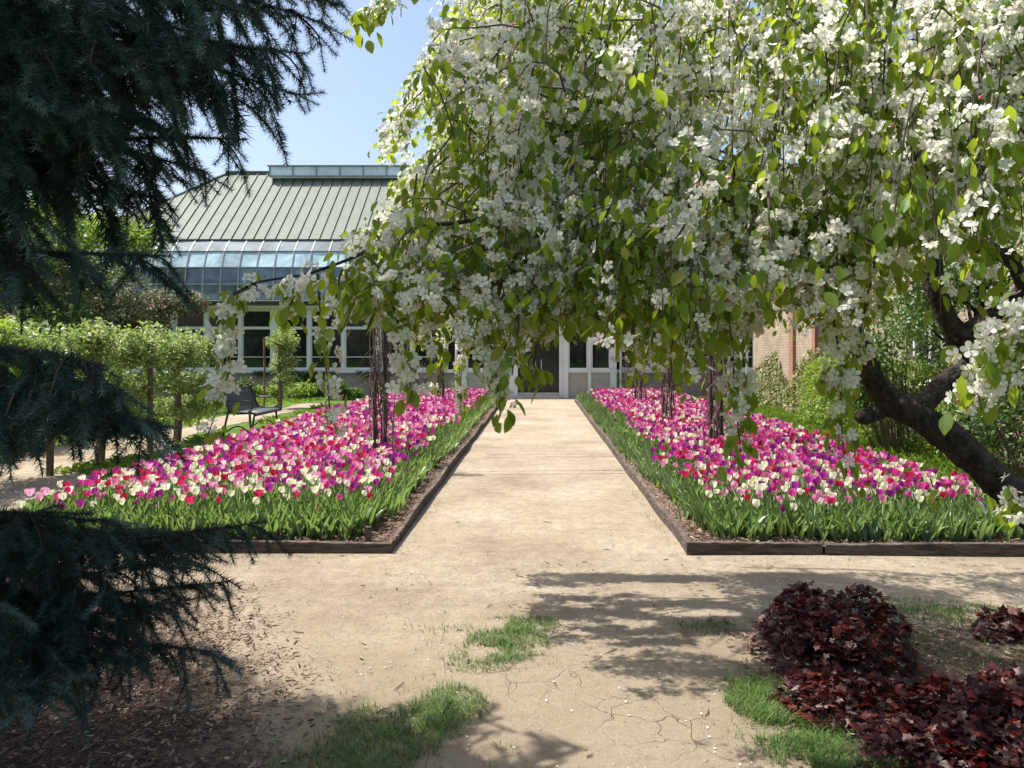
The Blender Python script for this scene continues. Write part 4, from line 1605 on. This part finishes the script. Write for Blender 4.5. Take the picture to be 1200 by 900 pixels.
    for j in range(5):
        sel = ci[rng.random(len(ci)) < [1, .9, .8, .6, .4][j]]
        off = rand_dirs(len(sel)); off[:, 2] = off[:, 2] * .8 - .1
        d = norm(off + rng.normal(0, .35, off.shape))
        Rm = frames(d, rng.uniform(0, 6.28, len(sel)))
        sc = rng.uniform(.030, .042, len(sel)) * np.where(isn[sel], 1, np.clip(.92 - .24 * (Pn[sel][:, 1] - 2.2), .72, .92))
        fm.scatter(FLO_V, FLO_F, Rm, Pn[sel] + off * .028, sc, 0)
        nearp = Pn[sel][:, 1] < 3
        fm.scatter(STA_V, STA_F, Rm[nearp], (Pn[sel] + off * .028)[nearp], sc[nearp], 1)
    bld(fm, 'blossom', [M['petal'], M['stamen']], True, 'stuff')
    bm = MB()
    sel = ci[rng.random(len(ci)) < .12]
    off = rand_dirs(len(sel))
    BV = np.array([[0, 0, 0], [.25, .45, 0], [0, .45, .25], [-.25, .45, 0], [0, .45, -.25], [0, 1, 0]])
    BF = [[0, 1, 2], [0, 2, 3], [0, 3, 4], [0, 4, 1], [5, 2, 1], [5, 3, 2], [5, 4, 3], [5, 1, 4]]
    bm.scatter(BV, BF, frames(off), Pn[sel] + off * .03, rng.uniform(.012, .022, len(sel)))
    bld(bm, 'bud', M['bud'], True, 'stuff')
    bld(tw, 'twig', M['twig'], False, 'stuff')
    # carrying branchlets from limbs into the crown
    allp = np.concatenate(limbs)
    bl = MB()
    for k in rng.choice(len(strands), 260, replace=False):
        q, _ = strands[k]
        p0 = q[0]
        z = max(p0[2], 0)
        sx, sy = p0[0] + SHX * z, p0[1] + SHY * z
        x, y = project(p0[None]) if p0[1] > .9 else (np.array([-999]), np.array([0]))
        if not inpoly(x, y, main_poly)[0] or (sy > 5.4 and sx < 4.9) or (sy > 2.5 and sx < max(0, 4.1 - sy) * .75):
            continue
        j = np.argmin(np.linalg.norm(allp - p0, axis=1) + .3 * np.maximum(0, allp[:, 2] - p0[2]))
        s = allp[j]
        if np.linalg.norm(s - p0) > 1.6 or p0[1] < 2.9:
            continue
        bl.tube(bez(s, (s + p0) / 2 + [0, 0, .18], p0, 7), np.linspace(.013, .005, 7), 5)
    bld(bl, 'branchlet', M['twig'], False, 'stuff')


apple()

# ------------------------------------------------------------------ blue spruce
def shoot_template(n, seed, w=.019, nl=.19):
    r_ = np.random.default_rng(seed)
    V, F = [], []
    for i in range(n):
        t = (i + r_.random()) / n
        a = i * 2.399 + r_.normal(0, .3)
        el = .95 + .25 * r_.normal()
        fwd = math.cos(el) * .75
        rad = np.array([math.cos(a), 0, math.sin(a)])
        d = norm(rad * math.sin(el) + np.array([0, fwd, 0]))
        s = norm(np.cross(d, r_.standard_normal(3)))
        b = np.array([0, t, 0])
        L = nl * r_.uniform(.75, 1.1) * (1 if t < .9 else .8)
        V += [b - s * w / 2, b + s * w / 2, b + d * L]
        F.append([len(V) - 3, len(V) - 2, len(V) - 1])
    # the woody axis
    k = len(V)
    ax = []
    for y in (0, 1):
        for q in range(3):
            ax.append((.014 * math.cos(q * 2.09), y, .014 * math.sin(q * 2.09)))
    V += ax
    F += [[k, k + 1, k + 4], [k, k + 4, k + 3], [k + 1, k + 2, k + 5], [k + 1, k + 5, k + 4], [k + 2, k, k + 3], [k + 2, k + 3, k + 5]]
    return np.array(V), F


SHOOT_F = [shoot_template(120, s, .022, .25) for s in (1, 2, 3)]
SHOOT_C = [shoot_template(34, s, .035, .19) for s in (4, 5)]


def spruce():
    global rng
    rng = np.random.default_rng(202)
    base = np.array([-3.9, 3.3, 0.])
    root = empty('blue_spruce', base, 'large dark blue green spruce reaching into the frame from the left', 'tree')
    L = Vector(base)
    t = MB()
    t.tube([base + [0, 0, -.1], base + [.02, 0, 2], base + [0, .03, 6], base + [0, 0, 11.5]], [.24, .2, .12, .02], 12, jag=.04)
    o = t.build('trunk', M['sprucebark'], root, True); o.location = -L

    def branch(p0, p1, sag=.15, droop=.6, detail=True, reach=1.0, dens=1.0, bare=.25, lift=.10):
        p0, p1 = np.array(p0, float), np.array(p1, float)
        Lb = np.linalg.norm(p1 - p0)
        t24 = np.linspace(0, 1, 24)[:, None]
        mid = (p0 + p1) / 2 + rng.normal(0, .10, 3) * Lb * [.6, .6, .5] + [0, 0, lift * Lb]
        q = bez(p0, mid, p1, 24)
        q[:, 2] += (.035 * np.sin(t24[:, 0] * rng.uniform(6, 11) + rng.uniform(0, 6)) * np.sin(t24[:, 0] * np.pi))
        q[:, 1] += (.05 * np.sin(t24[:, 0] * rng.uniform(6, 11) + rng.uniform(0, 6)) * np.sin(t24[:, 0] * np.pi))
        w = MB()
        w.tube(q, np.linspace(.026, .0025, 24), 6)
        S, D_, SC = [], [], []
        n = int(Lb / (.075 if detail else .16) * dens)
        for i in range(n):
            t_ = bare + (1 - bare) * (i + rng.random()) / n
            s = t_ * 23
            k = min(int(s), 22)
            b = q[k] + (q[k + 1] - q[k]) * (s - k)
            ax = norm(q[k + 1] - q[k])
            sd = norm(np.cross(ax, [0, 0, 1])) * (1 if i % 2 else -1)
            l = reach * (.10 + .40 * (1 - t_) ** .6 * min(1, Lb / 2.0)) * rng.uniform(.5, 1.25)
            d0 = norm(ax * rng.uniform(.4, 1.1) + sd * rng.uniform(.2, 1.0) + [0, 0, rng.uniform(-.5, .25)])
            l *= rng.uniform(.6, 1.2)
            e = b + d0 * l * .75 + rng.normal(0, .12, 3) * l + np.array([0, 0, -droop * l * rng.uniform(.1, 1.3)])
            tw = bez(b, b + d0 * l * .6, e, 8)
            w.tube(tw[::2] if not detail else tw, np.linspace(.006, .002, 4 if not detail else 8), 3)
            m = max(2, int(l / (.045 if detail else .085)))
            for j in range(m):
                u = (j + rng.random()) / m
                kk = min(int(u * 7), 6)
                c = tw[kk] + (tw[kk + 1] - tw[kk]) * (u * 7 - kk)
                a2 = norm(tw[kk + 1] - tw[kk])
                s2 = norm(np.cross(a2, [0.2, .1, 1])) * (1 if j % 2 else -1)
                dv = norm(a2 * rng.uniform(.5, 1.0) + s2 * rng.uniform(.5, 1.1) + [0, 0, rng.uniform(-.4, .1) - .3 * droop])
                S.append(c); D_.append(dv); SC.append(rng.uniform(.09, .16) * (1 - .3 * u))
            # needles along the twig itself
            nn = max(1, int(l / .11))
            for j in range(nn):
                k0 = int(j / nn * 7); k1 = min(7, max(k0 + 1, int((j + 1) / nn * 7)))
                S.append(tw[k0]); D_.append(tw[k1] - tw[k0]); SC.append(max(.07, 1.1 * np.linalg.norm(tw[k1] - tw[k0])))
            S.append(tw[6]); D_.append(tw[7] - tw[5]); SC.append(rng.uniform(.10, .15))
        # needles on the outer part of the bough itself
        for k in range(7, 23):
            S.append(q[k]); D_.append(q[k + 1] - q[k]); SC.append(max(.1, 1.15 * np.linalg.norm(q[k + 1] - q[k])))
        S.append(q[21]); D_.append(q[23] - q[20]); SC.append(.16)
        S, D_, SC = np.array(S), np.array(D_), np.array(SC)
        f = MB()
        tm = SHOOT_F if detail else SHOOT_C
        wh = rng.integers(0, len(tm), len(S))
        for a in range(len(tm)):
            k = wh == a
            f.scatter(tm[a][0], tm[a][1], frames(D_[k], rng.uniform(0, 6.28, k.sum())), S[k], SC[k] * (1 if detail else 1.4),
                      0, np.clip(rng.normal(.42, .28, k.sum()), 0, 1))
        bo = w.build('branch', M['sprucebark'], root); bo.location = -L
        no = f.build('needles', M['needle'], bo)
        return len(S)
    ns = 0
    tr = lambda z: base + [0, 0, z]
    # upper boughs seen against the sky
    up = [(395, -10, 4.1), (372, 25, 4.3), (352, 62, 4.0), (338, 108, 4.3), (318, 60, 3.7), (300, 150, 4.0), (282, 185, 3.7), (250, 130, 3.4), (238, 222, 4.2), (215, 180, 3.6),
          (190, 258, 3.9), (165, 215, 3.4), (150, 300, 3.7), (195, 322, 3.3), (120, 250, 3.2), (100, 300, 3.5), (60, 200, 3.1), (40, 330, 3.1), (10, 260, 3.0), (300, 20, 3.6), (240, 40, 3.3), (180, 80, 3.1), (120, 120, 3.0), (60, 60, 2.9),
          (20, 130, 2.9), (330, -60, 4.2), (200, -40, 3.4), (90, -10, 3.0), (270, 90, 4.6), (200, 130, 4.6), (130, 160, 4.7), (60, 250, 4.3), (20, 370, 3.3),
          (210, 60, 4.9), (150, 110, 5.0), (170, 180, 5.0), (90, 170, 4.9), (110, 230, 5.0), (60, 120, 4.8), (20, 200, 4.7), (70, 300, 4.6), (140, 30, 4.8), (240, 100, 5.0), (260, -20, 4.8), (30, 30, 4.6)]
    for (a, b, d) in up:
        b = b - 22 if b > 120 else b
        if a < 170 and b > 170: b -= 60
        e = P(a, b, 1.05 + d * .45 if d < 4.55 else d - 1.3)
        z0 = e[2] + rng.uniform(-.2, .9)
        ns += branch(tr(z0), e, .2, rng.uniform(.45, .95), True, 1.0, .85)
    # lower boughs
    low = [((305, 598, 2.9), .75, .35), ((262, 668, 3.0), .7, .5), ((255, 750, 2.9), .6, .5), ((215, 640, 2.8), .8, .5), ((165, 612, 2.9), .85, .45), ((120, 660, 2.7), .75, .6), ((75, 795, 2.5), .6, .6),
           ((60, 620, 2.6), .9, .6), ((10, 700, 2.3), .75, .6), ((40, 590, 2.5), 1.0, .6), ((180, 700, 2.95), .65, .5), ((90, 630, 3.2), .9, .5),
           ((245, 622, 3.0), .8, .5), ((20, 640, 2.9), .85, .6), ((-20, 600, 2.5), 1.0, .7), ((-10, 790, 2.4), .6, .6), ((110, 740, 2.8), .6, .6), ((30, 740, 2.6), .65, .6), ((150, 720, 2.9), .65, .6), ((200, 700, 2.8), .6, .5), ((60, 690, 2.9), .8, .5), ((130, 600, 2.6), .9, .5), ((200, 610, 3.1), .85, .4), ((0, 760, 2.7), .5, .5), ((160, 760, 2.9), .5, .4),
           # the drooping bough nearer the camera
           ((118, 428, 2.15), 1.55, 1.0), ((138, 458, 2.2), 1.46, 1.1), ((95, 460, 2.1), 1.44, 1.1), ((182, 495, 2.25), 1.36, .4), ((20, 490, 2.2), 1.25, .8)]
    for (q, z0, dr) in low:
        if q[1] > 580: q = (q[0], q[1] + 14, q[2])
        nearb = q[2] < 2.29 and q[1] < 500
        ns += branch(tr(z0), P(*q), .12, dr, True, .55 if nearb else .85, 1.2 if nearb else 1.0, .5 if nearb else .25, .08 if nearb else .0)
    # the rest of the tree, out of the frame, gives the shade
    for z in np.concatenate([np.arange(.5, 2.6, .42), np.arange(2.6, 7, .30), np.arange(7, 11.2, .42)]):
        Lz = 3.1 * (1 - z / 12.0) + .2
        nb = 11 if 2.5 < z < 7 else 8
        for k in range(nb):
            a = k / nb * 2 * np.pi + rng.uniform(0, .6)
            if .9 < z < 2.7 and math.cos(a) > -.2:
                continue
            for f_ in (1, .85, .7, .55, .4, 0):
                e = tr(z) + [math.cos(a) * Lz * f_, math.sin(a) * Lz * f_, -.25 * Lz * f_ + .1]
                x, y = project(e[None]) if e[1] > .3 else (np.array([-999.]), np.array([0.]))
                if x[0] > (-250 if .9 < z < 3.2 else 0) and y[0] > -60:
                    continue
                if e[1] < .4 or (e[1] < 2.2 and e[0] > -2.6 and e[2] < 4):
                    continue
                zz = max(e[2], 0)
                sx, sy = e[0] + SHX * zz, e[1] + SHY * zz
                if sy > 2.4 and sx > -1.75 + (4.1 - sy) * 1.3:
                    continue
                break
            if f_ == 0:
                continue
            ns += branch(tr(z + .15), e, .1, .4, False, 1.2, 1.0, .12)
    print('spruce shoots', ns)


spruce()

# ------------------------------------------------------------------ foreground planting and litter
rng = np.random.default_rng(666)
def lobed_leaf():
    V = [(0, 0, 0)]
    ang = [-150, -115, -95, -60, -40, 0, 40, 60, 95, 115, 150]
    rad = [.30, .52, .38, .60, .44, .72, .44, .60, .38, .52, .30]
    for a, r in zip(ang, rad):
        V.append((r * math.sin(R(a)), .35 + r * math.cos(R(a)), .10 * r * (1 if a % 2 else -1) - .12 * r * r))
    V = np.array(V); V[0] = (0, .30, .04)
    F = [[0, i, i + 1] for i in range(1, len(ang))]
    return V, F


LOB_V, LOB_F = lobed_leaf()


def red_plant(base, rx, ry, h, n, label, size=.05):
    n = int(n * 1.9); size *= .88
    if h < .3: h *= .68
    B = np.array(base, float)
    root = empty('red_leaf_plant', base, label, 'red leaf plant', 'dark red leafy plants')
    a = rng.uniform(0, 2 * np.pi, n); r = rng.random(n) ** .5 * (.82 + .42 * vnoise(np.cos(a) * 2 + base[0], np.sin(a) * 2 + base[1], 1.1, 5))
    x, y = np.cos(a) * r * rx, np.sin(a) * r * ry
    z = h * np.sqrt(np.clip(1 - r ** 2, .02, 1)) * (.55 + .6 * vnoise(x, y, 8, 3)) * (1 - .55 * rng.random(n) ** 3)
    d = np.stack([x / rx, y / ry, .2 - .5 * r], 1) + rng.normal(0, .45, (n, 3))
    mb = MB()
    mb.scatter(LOB_V, LOB_F, frames(d, rng.uniform(-.5, .5, n)), np.stack([x, y, z], 1), size * rng.uniform(.55, 1.2, n))
    mb.build('foliage', M['redleaf'], root)
    st = MB()
    for i in range(0, n, 6):
        st.tube([(x[i] * .3, y[i] * .3, -.01), (x[i] * .7, y[i] * .7, z[i] * .6), (x[i], y[i], z[i])], .002, 3)
    st.build('stem', M['redleaf'], root)


red_plant((1.53, 4.0, .01), .40, .34, .37, 850, 'big rounded mound of dark red lobed leaves beside the path')
red_plant((1.42, 3.45, .01), .36, .30, .16, 420, 'low spread of dark red leaves in front of the big mound')
red_plant((1.85, 3.25, .01), .38, .34, .24, 560, 'dark red leafy clump at the bottom right of the planting')
red_plant((1.62, 2.95, .01), .36, .28, .17, 420, 'dark red clump at the bottom edge beside the tall grass')
red_plant((2.25, 3.45, .01), .30, .26, .18, 330, 'dark red clump at the right edge below the bare soil', .06)
red_plant((2.75, 4.35, .01), .26, .18, .17, 220, 'small dark red clump near the grass at the right edge', .06)
red_plant((2.0, 2.75, .01), .35, .3, .2, 350, 'dark red clump in the bottom right corner')


def blades(name, label, polys, n, h, mat='grass', flat=.85, width=.0038):
    X, Y = [], []
    for (cx, cy, rx, ry, w) in polys:
        k = int(n * w)
        a = rng.uniform(0, 2 * np.pi, k); r = rng.random(k) ** .65
        x, y = cx + np.cos(a) * r * rx, cy + np.sin(a) * r * ry
        keep = vnoise(x, y, 9, 4) + .35 * (1 - r) > .38
        X.append(x[keep]); Y.append(y[keep])
    X, Y = np.concatenate(X), np.concatenate(Y)
    m = len(X)
    bv, bf = [], []
    for i in range(4):
        t = i / 3
        w = 1 - t * .9
        bv += [(-w * .5, .5 * t * t, t * (1 - .25 * t)), (w * .5, .5 * t * t, t * (1 - .25 * t))]
    for i in range(3):
        bf.append([2 * i, 2 * i + 1, 2 * i + 3, 2 * i + 2])
    bv = np.array(bv)
    Rm = rotz(rng.uniform(0, 6.28, m))
    hh = h * rng.uniform(.3, 1.3, m) * (.6 + .7 * vnoise(X, Y, 14, 9))
    Rm[:, :, 0] *= width
    Rm[:, :, 1] *= (hh * rng.uniform(.5, 1.8, m) * flat / .5)[:, None]
    Rm[:, :, 2] *= hh[:, None]
    mb = MB()
    tn = np.clip(rng.normal(.5, .25, m), 0, 1)
    mb.scatter(bv, bf, Rm, np.stack([X, Y, np.full(m, .006)], 1), 1, 0, tn)
    o = mb.build(name, M[mat], None, loc=(float(X.mean()), float(Y.mean()), 0))
    return tag(o, label, 'grass', None, 'stuff')


blades('grass_patch', 'small sunny grass patch in the middle of the bare path', [(-.17, 4.2, .24, .26, .5), (-.10, 4.5, .24, .16, .3), (-.30, 3.95, .18, .18, .12), (-.55, 4.45, .25, .12, .03), (-.2, 4.2, .42, .42, .05)], 4600, .036)
blades('grass_patch', 'shaded grass patch at the bottom left beside the mulch', [(-.40, 3.45, .17, .22, .25), (-.62, 3.2, .3, .30, .45), (-.75, 2.85, .32, .25, .4), (-.6, 3.25, .55, .5, .06)], 5600, .045)
blades('grass_patch', 'tall grass patch between the path and the dark red plants', [(1.0, 3.55, .16, .26, .35), (1.08, 3.15, .20, .28, .4), (1.2, 2.85, .25, .22, .3), (.95, 4.45, .2, .12, .05), (1.05, 3.4, .32, .5, .06)], 5600, .055)
blades('grass_patch', 'thin dry grass along the cross path at the right', [(2.3, 4.75, .9, .22, .6), (3.0, 4.6, .7, .3, .5), (1.95, 4.35, .3, .2, .15), (2.4, 4.0, .6, .4, .2)], 3400, .05)
blades('grass_tuft', 'scattered weeds at the foot of the timber edging', [(-1.08, 8, .06, 3.0, .2), (1.08, 8, .05, 3.0, .35), (-2.2, 5.98, 1.2, .05, .3), (2.5, 5.9, 1.4, .05, .1)], 700, .035)
# lawn and ground cover beyond
def lawn_blades():
    global rng
    rng = np.random.default_rng(707)
    mb = MB()
    n = 16000
    x = np.concatenate([rng.uniform(-6.5, -4.9, n // 4), rng.uniform(-16, -7.2, n // 2), rng.uniform(4.45, 6.0, n // 4)])
    y = np.concatenate([rng.uniform(10.0, 23, n // 4), rng.uniform(9, 26, n // 2), rng.uniform(8, 20, n // 4)])
    keep = ~((x > -8.1) & (x < -6.3) & (y < 24)) | (vnoise(x, y, 1.2, 5) > .75)
    k2 = (x > -6.5) & (x < 0)
    keep &= ~k2 | (vnoise(x, y, .9, 15) > .45)
    x, y = x[keep], y[keep]
    m = len(x)
    T = np.stack([x, y, np.full(m, .004)], 1)
    Rm = rotz(rng.uniform(0, 6.28, m))
    V = np.array([[-.02, 0, 0], [.02, 0, 0], [.012, .04, .8], [0, .12, 1.0], [-.012, .04, .8]])
    hh = np.where(x > 0, .22, .10) * rng.uniform(.6, 1.2, m)
    Rm[:, :, 2] *= hh[:, None]
    mb.scatter(V, [[0, 1, 2, 3, 4]], Rm, T, 1, 0)
    o = mb.build('lawn_grass', M['bright'])
    tag(o, 'bright lawn grass beyond the beds', 'grass', None, 'stuff')


lawn_blades()


def chips():
    global rng
    rng = np.random.default_rng(404)
    mb = MB()
    n = 30000
    x = rng.uniform(-4.2, -.3, n); y = rng.uniform(2.3, 5.3, n)
    edge = .95 + .55 * (y - 3.0) + .5 * (vnoise(x, y, 1.6, 8) - .5)
    dens = np.clip((-x - edge + .5) / .8, 0, 1) ** 1.6 + .006
    k = rng.random(n) < dens
    x, y = x[k], y[k]
    m = len(x)
    d = np.stack([rng.normal(0, 1, m), rng.normal(0, 1, m), rng.normal(0, .22, m)], 1)
    V = np.array([[-.16, 0, 0], [.16, .05, .02], [.19, .9, .0], [0, 1.05, .05], [-.15, .95, .02], [0, .5, .09]])
    F = [[0, 1, 5], [1, 2, 5], [2, 3, 5], [3, 4, 5], [4, 0, 5]]
    mb.scatter(V, F, frames(d, rng.normal(0, .35, m)), np.stack([x, y, .012 + .012 * rng.random(m)], 1), rng.uniform(.009, .034, m))
    # a few under the red plants, too
    n = 2500
    x = rng.uniform(1.0, 3.4, n); y = rng.uniform(2.4, 4.6, n)
    d = np.stack([rng.normal(0, 1, n), rng.normal(0, 1, n), rng.normal(0, .22, n)], 1)
    mb.scatter(V, F, frames(d, rng.normal(0, .35, n)), np.stack([x, y, .012 + .01 * rng.random(n)], 1), rng.uniform(.015, .045, n))
    # on the bed soil
    for s in BEDS:
        x0, x1, y0, y1 = BEDS[s]
        n = 2200
        x = rng.uniform(x0, x1, n); y = y0 + .06 + rng.random(n) ** 1.5 * .6
        d = np.stack([rng.normal(0, 1, n), rng.normal(0, 1, n), rng.normal(0, .25, n)], 1)
        mb.scatter(V, F, frames(d, rng.normal(0, .35, n)), np.stack([x, y, .075 + .012 * rng.random(n)], 1), rng.uniform(.02, .05, n))
        x = (x1 - .04 - rng.random(n) * .35) if s == 'left' else (x0 + .04 + rng.random(n) * .35)
        y = y0 + .1 + rng.random(n) * 9
        mb.scatter(V, F, frames(d, rng.normal(0, .35, n)), np.stack([x, y, .075 + .012 * rng.random(n)], 1), rng.uniform(.02, .05, n))
    o = mb.build('wood_chips', M['chip'])
    tag(o, 'brown wood chip mulch scattered under the spruce and on the beds', 'mulch', None, 'stuff')


chips()


def grit():
    global rng
    rng = np.random.default_rng(505)
    mb = MB()
    n = 11000
    y = 2.6 + rng.random(n) ** 1.4 * 5
    x = rng.uniform(-2.6, 3.2, n)
    V = np.array([[1, 0, 0], [0, 1, 0], [-1, 0, 0], [0, -1, 0], [0, 0, .7]])
    F = [[0, 1, 4], [1, 2, 4], [2, 3, 4], [3, 0, 4]]
    big = rng.random(n) < .02
    mb.scatter(V, F, rotz(rng.uniform(0, 6.28, n)), np.stack([x, y, np.full(n, .006)], 1), np.where(big, rng.uniform(.006, .013, n), rng.uniform(.0018, .0045, n)))
    o = mb.build('grit', M['pebble'])
    tag(o, 'small pebbles and grit strewn on the sandy path', 'grit', None, 'stuff')
    tb = MB()
    for i in range(45):
        a = rng.uniform(0, 6.28); Lg = rng.uniform(.01, .05)
        c = np.array([rng.uniform(-2.4, 1.2), 2.8 + rng.random() ** 1.3 * 4.5, .010])
        d = np.array([math.cos(a), math.sin(a), 0]) * Lg
        tb.tube([c - d, c + rng.normal(0, .006, 3) * [1, 1, 0], c + d], [.0025, .003, .0015], 4)
    o = tb.build('fallen_twigs', M['twig'])
    tag(o, 'short fallen twigs lying on the sandy path', 'twigs', None, 'stuff')


grit()


def fallen_petals():
    rg = np.random.default_rng(77)
    n = 260
    x = rg.uniform(-1.0, 3.4, n); y = 2.9 + rg.random(n) * 3.0
    V = np.array([[0, 0, 0], [.4, .4, .1], [.3, .9, .25], [-.3, .9, .2], [-.4, .4, .1]])
    mb = MB()
    d = np.stack([rg.normal(0, 1, n), rg.normal(0, 1, n), rg.normal(0, .15, n)], 1)
    mb.scatter(V, [[0, 1, 2, 3, 4]], frames(d), np.stack([x, y, np.full(n, .009)], 1), rg.uniform(.008, .017, n))
    o = mb.build('fallen_petals', M['petal'])
    tag(o, 'white petals fallen on the path below the apple tree', 'petals', None, 'stuff')


fallen_petals()
print('objects', len(bpy.data.objects))
